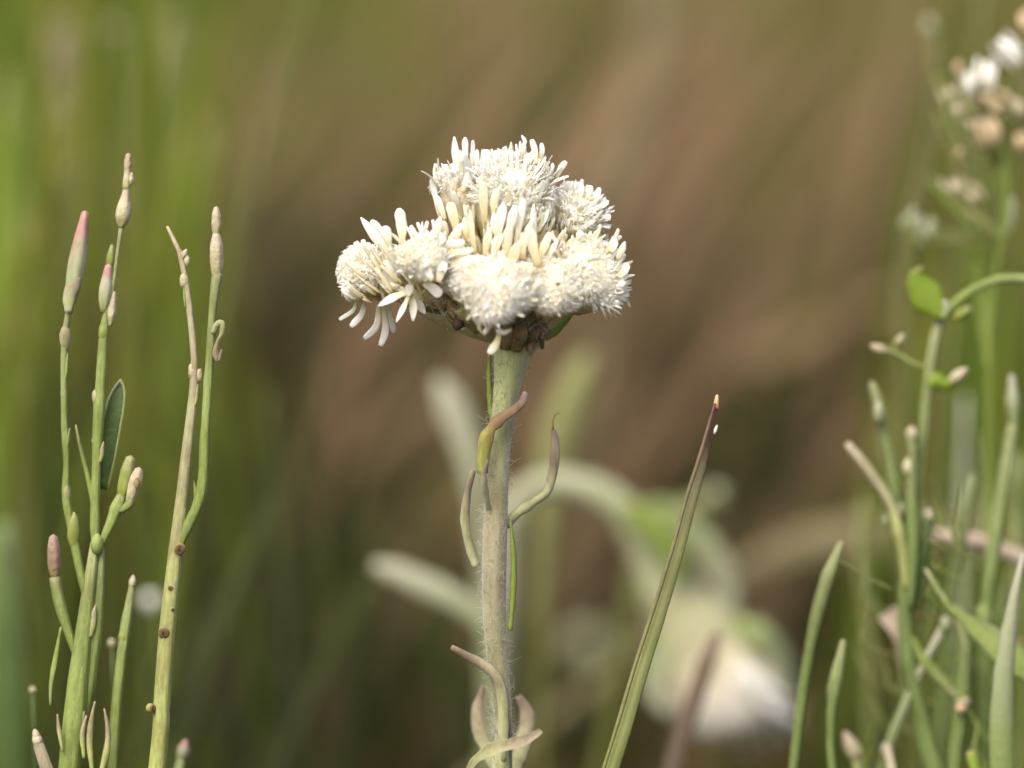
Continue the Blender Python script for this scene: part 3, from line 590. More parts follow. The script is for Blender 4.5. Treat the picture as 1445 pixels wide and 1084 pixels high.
        ([(694, 456), (688, 464), (683, 472)], 4.5, -5.6, 0, .5), ([(721, 465), (711, 469), (700, 466)], 4.5, -5.4, 0, .6), ([(704, 470), (700, 484), (690, 499)], 7, -5.2, 1, .5), ([(676, 446), (668, 441), (664, 431)], 5, -5, 0, .5), ([(690, 452), (676, 452), (668, 444)], 4.4, -5.2, 1, .4), ([(710, 452), (700, 446), (688, 436)], 5, -5.6, 1, .5), ([(680, 470), (676, 460), (680, 448)], 4, -4.6, 1, .5),
    ]
    for pts_, hw, d, warm, tw in B:
        crowd = 655 < pts_[0][0] < 790 and 295 < pts_[0][1] < 375      # the overlapping rows on the tall head stand unevenly
        if crowd:
            j = rng.normal(0, 3.0, 2); k = rng.normal(0, 5.0, 2)
            pts_ = [(q[0] + j[0] * (1 - f) + k[0] * f, q[1] + j[1] * (1 - f) + k[1] * f) for q, f in zip(pts_, np.linspace(0, 1, len(pts_)))]
            d += rng.normal(0, .25); hw *= rng.uniform(.65, .95); tw = rng.uniform(.1, .4)
        petal(pts_, hw, d, bool(warm), tw, fold=rng.uniform(-0.35, 0.35))
    # narrow strips crowding the gaps between the heads
    mb = MB()
    for k in range(620):
        x = rng.uniform(505, 868); lo = 368 if x < 590 else (345 if x < 640 else 318 if x < 780 else 345)
        y = rng.uniform(lo, 425); d = rng.uniform(-1.8, 2.5)
        rad = unit(V3((x - 715) / 60, (490 - y) / 60, rng.uniform(0.1, 1.2)))
        strip(mb, P(x, y, d), unit(rad + UP * 0.5 + rng.normal(0, 0.25, 3)), V3(0, 0, 1), rng.uniform(20, 36) * MPP, rng.uniform(2, 4.2) * MPP)
    o = mb.build('floret_fringe', M['bract_warm'], root); o['kind'] = 'stuff'
    # brown dry scales round the receptacle
    for (x0, y0, x1, y1, hw, d) in [(740, 494, 764, 450, 12, -1.6), (726, 496, 740, 448, 13, -2.2), (712, 494, 714, 446, 12, -2.2), (756, 488, 770, 446, 8, -0.4), (700, 486, 690, 444, 12, -2.0), (676, 470, 660, 430, 11, -2.2), (656, 456, 632, 424, 11, -1.8), (634, 444, 606, 418, 10, -1.6), (757, 478, 748, 502, 5, -1.9), (765, 492, 770, 452, 5, -1.0)]:
        MB().sweep([P(x0, y0, d + .5), P((x0 + x1) / 2 + rng.normal(0, 3), (y0 + y1) / 2, d - .4), P(x1, y1, d)], np.array([hw * .6, hw, hw * .3]) * MPP, np.full(3, 1.2 * MPP), hint=V3(0, 0.1, 1), nseg=8, n=9, fold=-0.3).build('scale', M['scale'], root)
    mb = MB(); mb.blob(P(646, 458, -2.0), np.array([8, 7, 9]) * MPP, ax, 8, 6, lump=0.15); mb.build('knot', M['wood_dark'], root)
    mb = MB(); mb.blob(P(787, 401, -5.3), np.array([3, 3, 3]) * MPP, ax, 8, 6, lump=0.15); mb.build('knot', M['scale'], root)
    # leaves along the stem: points base..tip with half widths
    def leaf(spec, d, m, fold=-0.7, face=(0, 0.1, 1), th=1.0, hint=None):
        pts_, r_ = path([(q[0], q[1], q[2] * 0.85, *q[3:]) for q in spec], d)
        return MB().sweep(pts_, r_, np.full(len(r_), th * MPP), hint=V3(*face) if hint is None else hint, nseg=12, n=26, fold=fold, wob=0.08).build('leaf', m, root)
    leaf([(694, 600, 3), (691, 560, 5), (690, 520, 4.5), (691, 498, 2)], -0.2, M['leafgreen'])
    leaf([(770, 478, 4, 0), (782, 464, 10, 1), (798, 449, 8, 2), (812, 436, 2, 3)], 0.5, M['lime'])
    leaf([(682, 668, 10), (683, 640, 11), (688, 612, 11), (703, 592, 10), (722, 578, 9), (736, 566, 7.5), (741, 553, 4)], -2.0, M['leaftwist'], fold=-0.5, hint=[V3(0.2, 0, 1), V3(0.2, 0, 1), V3(0.2, 0.1, 1), V3(-0.1, 0.3, 1), V3(-.2, 0.6, .8), V3(-.2, .6, .8), V3(-.2, .5, .8)])
    leaf([(712, 742, 9, .4), (730, 724, 8, .2), (752, 709, 8, .3), (770, 696, 7, .6), (778, 676, 8, .8), (783, 645, 8, .8), (783, 618, 6.5, .8), (780, 604, 2.5, .8)], 0, M['leafpale'])
    MB().sweep([P(780, 606, .8), P(780, 594, .8), P(784, 585, .8), P(790, 583, .8)], np.array([1.6, 1.0, .9, .6]) * MPP, nseg=5, n=9).build('leaf_hair', M['straw'], root)
    leaf([(672, 800, 7), (662, 770, 7.5), (656, 735, 7.5), (659, 700, 6.5), (668, 664, 3.5)], -0.5, M['leafpale'], fold=-0.8)
    leaf([(720, 890, 4), (724, 840, 5), (725, 790, 5), (722, 750, 3), (720, 735, 1.5)], -0.6, M['leafgreen'])
    leaf([(711, 1075, 4), (710, 1035, 9), (709, 985, 9), (700, 955, 8.5), (682, 938, 8), (660, 926, 7), (637, 913, 4)], -1.2, M['leafpale'], fold=-0.6)
    leaf([(655, 1100, 4, -1), (672, 1074, 9, -2), (700, 1058, 12, -2.4), (732, 1050, 11, -2.4), (752, 1040, 8, -2.2), (764, 1032, 4, -2)], -1, M['leafpale'], fold=0.55, face=(0.1, 0.6, 0.8))
    leaf([(722, 1100, 10, 5), (738, 1050, 13, 7), (744, 1010, 12, 8), (732, 982, 5, 8)], 0, M['leafpale'], fold=-0.5)
    leaf([(704, 1090, 10, 5), (684, 1050, 12, 7), (674, 1010, 11, 8), (682, 968, 5, 8)], 0, M['leafpale'], fold=-0.5)
    leaf([(690, 720, 5, 0), (684, 690, 6, -1), (683, 668, 5, -1.4), (688, 650, 2, -1.4)], -1, M['leafpale'], fold=-0.5)
main_flower()

# ------------------------------------------------------------------ other plants
def stalk_thing(name, label, cat, spec, d, m, group=None, dx=0.0, dy=0.0, nseg=12, wob=0.05, r0=None, part='stem', flat=None, fold=0.0, face=(0, .1, 1), vee=False, ridge=None):
    ridge = (0.07 if flat is None else 0.0) if ridge is None else ridge; nseg = max(nseg, 20) if ridge else nseg
    pts, r = path(spec, d)
    full = rooted(pts, dx, dy); r = [(r0 or r[0]) * 1.0, r[0]] + r
    root = thing(name, label, cat, full[0] + [0, 0, 0.003], group)
    b = None if flat is None else np.minimum(np.array(r), flat * MPP)
    MB().sweep(full, r, b, hint=V3(*face), nseg=nseg, n=max(24, 4 * len(full)), wob=wob, fold=fold, vee=vee, t0=start_of_view(full), ridge=ridge, nr=6).build(part, m, root)
    return root

def limb(root, name, spec, d, m, nseg=10, wob=0.05, flat=None, fold=0.0, face=(0, .1, 1), n=None):
    pts, r = path(spec, d)
    b = None if flat is None else np.minimum(np.array(r), flat * MPP)
    rg = 0.07 if (flat is None and name in ('branch', 'bud')) else 0.0
    if name == 'branch': r[0] *= 0.55
    return MB().sweep(pts, r, b, hint=V3(*face), nseg=20 if rg else nseg, n=n or max(10, 4 * len(pts)), wob=wob, fold=fold, ridge=rg, nr=6 if name == 'branch' else 5).build(name, m, root)

def bud(root, x0, y0, x1, y1, r, d, m, name='bud', shape=(0.45, 0.9, 1.0, 0.75, 0.35)):
    a, b = np.array([x0, y0]), np.array([x1, y1])
    sp = [(*(a + (b - a) * t), r * k) for t, k in zip(np.linspace(0, 1, len(shape)), shape)]
    return limb(root, name, sp, d, m, nseg=12, wob=0.03, n=14)

def node(root, x, y, r, d, m, name='node', stretch=1.3):
    mb = MB(); s = pxm(d)
    mb.blob(P(x, y, d), np.array([r, r, r * stretch]) * s, [RIGHT, -FWD, UP], 10, 7, lump=0.12)
    return mb.build(name, m, root)

def scar(root, x, y, r, d):
    s = pxm(d); n = unit(V3(rng.normal(0, .4), -0.1, 1))
    c = P(x, y, d)
    return MB().sweep([c - n * s * r * .9, c + n * s * r * .05, c + n * s * r * .28, c + n * s * r * .12], np.array([r, r * .9, r * .6, r * .2]) * s, hint=UP, nseg=10, n=8).build('leaf_scar', M['scar'], root)

def sheaths(root, spots, d):
    """small pointed scale leaves hugging a stalk: (x, y, stalk half width, side)"""
    for x, y, hw, sd in spots[::2]:
        L_ = rng.uniform(22, 40); o_ = sd * hw * GIRTH
        limb(root, 'scale_leaf', [(x + o_ * .3, y + L_ * .5, hw * .3), (x + o_ * .6, y + L_ * .1, hw * .45), (x + o_ * .8, y - L_ * .35, hw * .35), (x + o_ * 1.02, y - L_ * .7, hw * .1)], d - hw * pxm(d) * 600, M['stalk' if rng.random() < .7 else 'stalkdry'], flat=1.0, fold=-.6)

def plant_a():
    d = 2.0
    root = stalk_thing('budded_plant', 'branching green plant with pink tipped buds and a dark leaf', 'plant', [(96, 1100, 17), (106, 1000, 17), (118, 900, 14), (127, 820, 10), (134, 765, 6.5)], d, M['stalk'], dx=-0.004, wob=0.04)
    limb(root, 'branch', [(108, 1070, 12, .6), (128, 940, 12, .4), (139, 850, 8.5, .3), (143, 780, 4.5, .2), (141, 762, 3, .2)], d, M['stalk'])
    limb(root, 'branch', [(131, 880, 7), (114, 810, 6.5), (100, 740, 7), (93, 700, 6), (94, 650, 5.5), (91, 600, 5), (90, 540, 4.5), (91, 480, 5), (97, 438, 4.5)], d, M['stalk'])
    node(root, 92, 476, 7.5, d, M['leafpale'], 'leaf_sheath', 2.6); node(root, 90, 555, 4.6, d, M['stalkdry'], stretch=2.2); node(root, 94, 695, 6.5, d, M['stalkdry'], stretch=2.4); node(root, 104, 750, 9, d, M['budgreen'], 'leaf_sheath', 3.0)
    node(root, 99, 437, 5, d, M['scar'])
    bud(root, 97, 440, 120, 300, 14, d, M['budpink'], shape=(0.3, 0.75, 0.95, 1.0, 0.85, 0.65, 0.4))
    limb(root, 'bract', [(96, 440, 6), (98, 415, 11), (106, 398, 9), (112, 392, 3)], d - .5, M['leafpale'], flat=1.5, fold=-.4)
    limb(root, 'branch', [(135, 790, 9), (134, 730, 7), (136, 660, 7.5), (140, 580, 9), (144, 510, 7.5), (147, 465, 7), (151, 440, 5), (160, 400, 3), (166, 355, 2.8), (171, 322, 3.6)], d, M['stalk'])
    node(root, 146, 470, 7.5, d, M['budgreen'], 'leaf_sheath', 2.0)
    for x, y, r in ((141, 505, 4), (135, 560, 5), (132, 622, 3), (136, 660, 6)): node(root, x, y, r, d, M['stalkdry'], stretch=2.2)
    bud(root, 171, 322, 179, 262, 12, d, M['budpale'], shape=(0.35, 1.0, 0.95, 0.6, 0.45))
    bud(root, 178, 268, 181, 218, 6.5, d, M['budpale'], shape=(0.9, 1, 0.8, 0.95, 0.6))
    bud(root, 183, 262, 186, 244, 5, d, M['budpale'])
    bud(root, 146, 440, 153, 375, 11, d, M['budpink'], shape=(0.5, 0.9, 1.0, 0.8, 0.5))
    bud(root, 154, 382, 158, 346, 7, d + 1, M['budgreen'])
    bud(root, 155, 460, 161, 412, 7, d, M['budpale'])
    limb(root, 'leaf', [(133, 715, 5), (123, 670, 4), (113, 630, 3), (107, 600, 1.6)], d, M['stalk'], flat=1.6, fold=-.3)
    lf = limb(root, 'leaf', [(146, 690, 6), (150, 655, 10), (156, 610, 12.5), (163, 570, 12), (168, 548, 8), (170, 536, 2)], d + 1.5, M['leafdark'], flat=1.4, fold=.35, n=24)
    for s_ in (-1, 1):
        limb(lf, 'leaf_edge', [(146 + 6 * s_, 690, 1.4), (150 + 10 * s_, 655, 1.8), (156 + 12.5 * s_, 610, 1.8), (163 + 12 * s_, 570, 1.8), (168 + 7 * s_, 548, 1.8), (170, 536, 1.4)], d + 1.2, M['leafrim'], n=20)
    limb(root, 'branch', [(143, 768, 8), (155, 742, 8), (163, 722, 10), (172, 700, 9), (176, 690, 5)], d, M['stalk'])
    bud(root, 172, 702, 184, 646, 11.5, d, M['budgreen'], shape=(0.6, 0.95, 1, 0.95, 0.6))
    limb(root, 'branch', [(170, 722, 5), (182, 712, 7), (188, 700, 5)], d - .5, M['stalk'])
    bud(root, 182, 712, 196, 662, 10, d - .5, M['budpale'], shape=(0.6, 0.85, 1, 1.0, 0.6)); node(root, 193, 682, 4.5, d - 1.2, M['scar'], stretch=1.6)
    node(root, 137, 768, 9, d - .3, M['stalk'], stretch=1.7)
    limb(root, 'branch', [(108, 930, 7), (96, 890, 7), (84, 850, 9), (77, 815, 8)], d, M['stalk']); bud(root, 77, 815, 75, 757, 11, d, M['budbrown'], shape=(0.6, 0.95, 1, 0.9, 0.55))
    limb(root, 'leaf', [(86, 885, 2), (78, 930, 4), (72, 965, 3.5), (71, 995, 1.5)], d, M['stalk'], flat=1.5)
    for pts in ([(130, 1090, 5), (126, 1050, 7), (128, 1020, 6), (134, 990, 2)], [(140, 1100, 6), (150, 1060, 8), (152, 1030, 6), (147, 1000, 2)], [(118, 1070, 4), (116, 1035, 6), (122, 1010, 2)], [(88, 1060, 3), (83, 1030, 5), (81, 1008, 2)]):
        limb(root, 'withered_leaf', [(x_ , y_, q_ * .7) for x_, y_, q_ in pts], d - 1, M['stalkdry'], flat=1.0, fold=-.7)
    sheaths(root, [(122, 880, 14, 1), (112, 960, 16, -1), (104, 1030, 16, 1), (135, 720, 9, -1), (138, 640, 9, 1), (142, 545, 9, -1), (92, 620, 7, 1), (96, 720, 8, -1), (90, 520, 6, 1), (162, 735, 10, 1), (176, 712, 9, -1)], d)
    r = stalk_thing('green_stalk', 'short thin green stalk with a pale tip beside the dark-leaved plant', 'plant', [(158, 1100, 8), (163, 1010, 8), (170, 940, 8), (177, 885, 8.5), (183, 840, 7), (186, 825, 4)], d + 1, M['stalk'])
    bud(r, 186, 830, 188, 812, 6, d + 1, M['budpale']); node(r, 174, 900, 8, d + 1, M['budgreen'], 'leaf_sheath')
    r = stalk_thing('green_stalk', 'stubby grey stalk with a whitish tip at the foot of the budded plant', 'plant', [(74, 1110, 11), (62, 1075, 11), (54, 1050, 8)], d, M['leafpale'], dx=.003)
    bud(r, 55, 1056, 49, 1030, 8, d, M['budpale'])
GIRTH = 0.9
plant_a()

def plant_b():
    d = 0.5
    root = stalk_thing('budded_plant', 'tall forked green stalk with round leaf scars and dry grey tips', 'plant', [(220, 1100, 12.5), (228, 1000, 12.5), (236, 890, 12.5), (248, 780, 12), (257, 700, 9.5), (266, 620, 8.5), (274, 540, 7), (274, 500, 5.5), (268, 440, 5), (262, 395, 4.5), (257, 365, 4), (247, 342, 3), (236, 320, 2.2)], d, M['stalkdry'], dx=-.003)
    limb(root, 'branch', [(250, 780, 8), (264, 745, 8), (278, 715, 8.5), (286, 680, 8), (289, 620, 7.5), (293, 550, 7), (297, 490, 6.5), (300, 440, 6), (304, 405, 7), (307, 385, 7.5)], d - .2, M['stalk'])
    bud(root, 306, 400, 305, 330, 11, d - .2, M['budpale'], shape=(0.6, 0.85, 1, 0.95, 0.55)); bud(root, 305, 334, 305, 293, 7.5, d - .2, M['budpale'], shape=(0.7, 0.9, 1, 0.95, 0.5))
    limb(root, 'withered_leaf', [(300, 470, 4), (306, 458, 5), (313, 456, 5), (313, 470, 4), (307, 482, 3), (304, 498, 5), (308, 508, 4), (313, 494, 2)], d - .6, M['leafpale'], flat=1.4, fold=-.4)
    for x, y, r, m in ((271, 525, 7, 'budpale'), (281, 530, 6, 'budpale'), (260, 396, 7.5, 'budpale'), (264, 368, 5, 'budpale'), (254, 358, 4, 'budpale'), (258, 660, 5, 'leafpale'), (269, 445, 5, 'budbrown'), (290, 650, 7, 'stalkdry')): node(root, x, y, r * .85, d, M[m], stretch=2.0)
    bud(root, 257, 365, 263, 352, 5, d, M['budpale'])
    sheaths(root, [(229, 960, 12, 1), (243, 835, 12, -1), (252, 735, 10, 1), (262, 650, 9, -1), (272, 560, 8, 1), (288, 640, 8, 1), (294, 560, 7, -1), (272, 480, 6, 1), (263, 415, 5, -1), (301, 430, 7, 1), (281, 700, 8, -1), (224, 1040, 12, -1)], d)
    for x, y, r in ((254, 775, 9), (231, 893, 9), (215, 1000, 7), (240, 830, 4), (244, 860, 3)): scar(root, x, y, r, d - 0.55)
    return root
plant_b()
GIRTH = 1.0

r = stalk_thing('grass_shoot', 'upright folded green grass blade with a red brown tip, in front of nodding flower', 'grass', [(857, 1100, 12), (882, 1020, 12), (909, 930, 11.5), (936, 845, 10.5), (958, 770, 9.5), (976, 705, 8.5), (990, 655, 7), (998, 622, 5.5), (1006, 590, 4.5), (1010, 572, 4)], -1.0, M['blade'], flat=2.2, fold=-.55, vee=True, part='blade', wob=0.02)
limb(r, 'blade_edge', [(847, 1100, 2.5), (872, 1020, 3), (899, 930, 3), (927, 845, 3), (950, 770, 3), (968, 705, 3), (984, 655, 3), (994, 622, 2.6), (1003, 590, 2.4), (1009, 570, 2.2)], -1.4, M['bladeedge'], wob=0.03)
bud(r, 1010, 576, 1012, 558, 4.4, -1, M['drytip'], name='blade_tip', shape=(0.9, 0.8, 0.5)); bud(r, 1008, 612, 1012, 600, 2.2, -1.6, M['white'], name='dew_speck')

# ---- plants on the other side, a little behind the plane of focus
def right_plants():
    d = 17.0
    G = 'thin stalks crowded together'
    root = stalk_thing('budded_plant', 'crowded green stalk with a lime leaf and an arching side shoot', 'plant', [(1322, 1100, 15), (1300, 1010, 13), (1282, 940, 11), (1277, 870, 11), (1280, 800, 11), (1288, 720, 9), (1300, 640, 8), (1308, 560, 8), (1317, 490, 8), (1326, 450, 8)], d, M['stalkgrey'], dx=.006)
    limb(root, 'branch', [(1322, 462, 7), (1340, 436, 7), (1368, 413, 6.5), (1400, 397, 6), (1430, 393, 6), (1470, 396, 6)], d, M['stalk'])
    limb(root, 'leaf', [(1334, 448, 6), (1320, 432, 20), (1304, 412, 26), (1294, 396, 16), (1293, 384, 7), (1303, 378, 3)], d - 1, M['lime'], flat=1.6, fold=-.25)
    limb(root, 'leaf', [(1330, 450, 4), (1336, 435, 6), (1332, 424, 3)], d - 2, M['silver'], flat=1.6)
    bud(root, 1346, 450, 1370, 434, 9, d, M['budgreen'])
    limb(root, 'leaf', [(1312, 546, 5), (1320, 536, 13), (1334, 542, 10), (1346, 538, 8)], d - .5, M['lime'], flat=2, fold=-.3); bud(root, 1340, 540, 1364, 520, 9, d - .5, M['budpale'])
    limb(root, 'branch', [(1316, 520, 5), (1290, 514, 4), (1266, 500, 4), (1250, 494, 4.5)], d, M['stalk']); bud(root, 1252, 496, 1228, 488, 7, d, M['budpale']); limb(root, 'branch', [(1256, 496, 4), (1264, 486, 4), (1270, 478, 4)], d, M['stalk']); bud(root, 1264, 486, 1276, 472, 6, d, M['budpale'])
    limb(root, 'branch', [(1280, 880, 9), (1275, 800, 10), (1266, 715, 10), (1254, 645, 10), (1244, 590, 10), (1238, 565, 8), (1230, 540, 4)], d + 1, M['stalkgrey']); node(root, 1240, 584, 8, d, M['silver'], stretch=2.0)
    limb(root, 'branch', [(1278, 830, 8), (1272, 770, 8), (1258, 715, 8), (1236, 680, 8), (1214, 650, 8.5), (1196, 627, 6)], d - 1, M['stalkdry'])
    limb(root, 'branch', [(1284, 860, 8), (1288, 780, 9), (1287, 700, 8), (1288, 640, 7), (1284, 606, 6)], d - 1, M['stalkgrey']); node(root, 1282, 660, 8, d - 1, M['budpale'], stretch=1.6); node(root, 1286, 612, 8, d - 1, M['budpale'])
    limb(root, 'branch', [(1290, 860, 9), (1300, 800, 9), (1306, 750, 9), (1308, 728, 8)], d, M['leafdark']); node(root, 1310, 728, 8, d, M['budpale'])
    for x, y in ((1264, 740), (1272, 720), (1250, 735)): node(root, x, y, 5, d, M['silver'], stretch=2.2)
    spec = [('long pale tipped green stalk curving beside the dry straw', [(1390, 1100, 9), (1388, 960, 9), (1392, 850, 9), (1404, 760, 10), (1418, 670, 10), (1430, 600, 9)], d + 2, 'stalkgrey'),
            ('faint bluish stalk crossing in front of the dry straw', [(1318, 1100, 8), (1332, 960, 8), (1342, 850, 9), (1356, 760, 9), (1370, 700, 7), (1374, 670, 4)], d + 8, 'stalkgrey'),
            ('thin mottled stalk with a whisker, between nodding flower and stalk clump', [(1118, 1100, 8), (1128, 1010, 8), (1140, 930, 9), (1152, 870, 10), (1166, 820, 10), (1178, 790, 7), (1187, 766, 4)], d - 6, 'stalkgrey'),
            ('short slim stalk with a swollen green tip', [(1176, 1100, 7), (1172, 1050, 6.5), (1174, 990, 7), (1180, 955, 9), (1186, 925, 8), (1190, 904, 4)], d - 7, 'stalkgrey'),
            ('thick jointed stalk behind the broad grey blade', [(1344, 1110, 12), (1352, 1030, 12), (1360, 960, 11), (1362, 910, 9), (1352, 858, 6)], d, 'stalkgrey'),
            ('slanting pale stalk with white joints crossing the stalk clump', [(1236, 1110, 8), (1262, 1030, 9), (1290, 965, 8), (1314, 915, 7), (1336, 878, 7)], d, 'silver')]
    rs = []
    for lab, sp, dd, m in spec:
        rs.append(stalk_thing('green_stalk', lab, 'plant', sp, dd, M[m], group=G, wob=0.12))
    bud(rs[0], 1431, 606, 1428, 530, 11, d + 2, M['silver'], shape=(0.7, .8, 1, .7, .4)); node(rs[0], 1388, 870, 12, d + 2, M['stalk'], stretch=1.6)
    limb(rs[2], 'whisker', [(1180, 790, 2), (1205, 804, 1.8), (1235, 820, 1.6), (1258, 832, 1.2)], d - 4, M['olive'], nseg=6)
    limb(rs[3], 'leaf_sheath', [(1173, 1000, 6), (1177, 965, 10), (1182, 940, 4)], d - 6, M['stalk'], flat=2, fold=-.4)
    node(rs[5], 1334, 882, 8, d - 1, M['silver'], stretch=1.6); node(rs[5], 1250, 1060, 8, d - 1, M['silver'], stretch=1.6); node(rs[4], 1358, 990, 13, d, M['budpale'], stretch=.8); node(rs[4], 1356, 1000, 8, d - 1, M['peach'], stretch=.8)
    limb(root, 'branch', [(1280, 890, 8), (1302, 930, 9), (1328, 960, 9), (1350, 985, 7)], d, M['stalk'])
    r = stalk_thing('grass_shoot', 'broad grey green blade tapering to a point over the light green leaf', 'grass', [(1416, 1110, 21), (1414, 1030, 20), (1416, 960, 17), (1424, 890, 12), (1434, 830, 7), (1444, 780, 3)], d - 8, M['silver'], flat=3, fold=-.4, part='blade', wob=.02)
    r = stalk_thing('broad_leaf', 'light green ribbed leaf leaning across thin stalks', 'leaf', [(1500, 985, 14), (1460, 955, 26), (1420, 920, 28), (1385, 890, 18), (1362, 872, 8), (1345, 862, 5), (1325, 835, 5), (1306, 803, 3)], d - 4, M['stalk'], dx=.004, flat=3, fold=-.25, face=(0.1, .6, 1), part='blade', wob=.02)
    limb(r, 'midrib', [(1460, 962, 3), (1420, 926, 3.5), (1385, 895, 3), (1362, 875, 2)], d - 3.2, M['leafpale'])
    limb(r, 'leaf_edge', [(1452, 920, 3), (1412, 893, 3), (1375, 872, 2)], d - 2.4, M['silver'])
    r = stalk_thing('dry_stalk', 'pale pinkish dry grass stalk lying behind the stalk clump', 'grass', [(1560, 900, 12), (1500, 824, 13), (1445, 790, 13), (1400, 770, 12.5), (1350, 757, 12), (1312, 756, 11)], 30, M['dry'], dx=.01, wob=0.0, ridge=0.0)
    r = stalk_thing('dry_stalk', 'thin brown dry twig bent across the stalk clump', 'grass', [(1500, 940, 4), (1445, 905, 3), (1390, 892, 3), (1330, 878, 2.5), (1290, 866, 2)], 20, M['straw'], wob=.03)
    r = stalk_thing('withered_tuft', 'withered pale leaf scrap behind the crowded stalks', 'leaf', [(1280, 960, 4), (1268, 905, 8), (1256, 880, 16), (1246, 868, 8)], 24, M['dry'], flat=2, fold=-.4, part='leaf')
    limb(r, 'leaf', [(1266, 905, 5), (1268, 880, 11), (1260, 858, 6)], 24, M['dry'], flat=2, fold=-.4)
    r = stalk_thing('white_bud', 'small closed whitish bud on a short stalk below the mottled stalks', 'flower', [(1216, 1110, 6), (1212, 1080, 6), (1207, 1068, 7)], 18, M['stalk']); bud(r, 1212, 1076, 1192, 1034, 12, 18, M['budpale'])
    r = stalk_thing('yellow_leaf', 'rounded yellow green leaf tip at the foot of the grey blade', 'leaf', [(1385, 1120, 8), (1380, 1090, 24), (1374, 1072, 22), (1370, 1060, 8)], 12, M['lime'], flat=2, fold=-.3, part='leaf')
    r = stalk_thing('green_stalk', 'pale stub beside the lower joints of the thick stalk', 'plant', [(1262, 1110, 8), (1258, 1070, 10), (1252, 1052, 6)], d - 2, M['budpale'], group=G)
    for k in range(26):
        x, y = rng.uniform(1215, 1440), rng.uniform(620, 1060); L_ = rng.uniform(40, 110); sl = rng.normal(0, 0.45); hw = rng.uniform(2, 5)
        base = [(1288, 0), (1340, 1), (1400, 2)][int(rng.integers(3))]
        limb(root, 'leaf', [(base[0] + (x - base[0]) * .35, y + L_ * .9, hw * .5), (x - sl * L_ * .3, y + L_ * .4, hw), (x + sl * L_ * .1, y, hw * .9), (x + sl * L_ * .6, y - L_ * .5, hw * .2)], d + rng.uniform(-4, 14), M[('stalkgrey', 'stalk', 'leafgreen', 'olive')[k % 4]], flat=1.4, fold=-.4)
    # a few more thin stems deeper in the clump
    for k, (x0, x1, y1, dd, m, lab) in enumerate([(1400, 1396, 610, 45, 'stalk', 'hazy green stem rising behind the arching shoot'), (1342, 1362, 560, 60, 'silver', 'hazy bluish stem behind the lime leaf plant'), (1440, 1438, 640, 38, 'stalk', 'green stem just outside the pale tipped stalk'), (1226, 1218, 700, 55, 'olive', 'hazy olive stem behind the brown tipped branch')]):
        stalk_thing('green_stalk', lab, 'plant', [(x0, 1120, 8), ((x0 + x1) / 2 + 6, 900, 8), (x1 - 4, (y1 + 900) / 2, 8), (x1, y1, 4)], dd, M[m], group='hazy stems behind the clump')
GIRTH = 0.92
right_plants()
GIRTH = 1.0

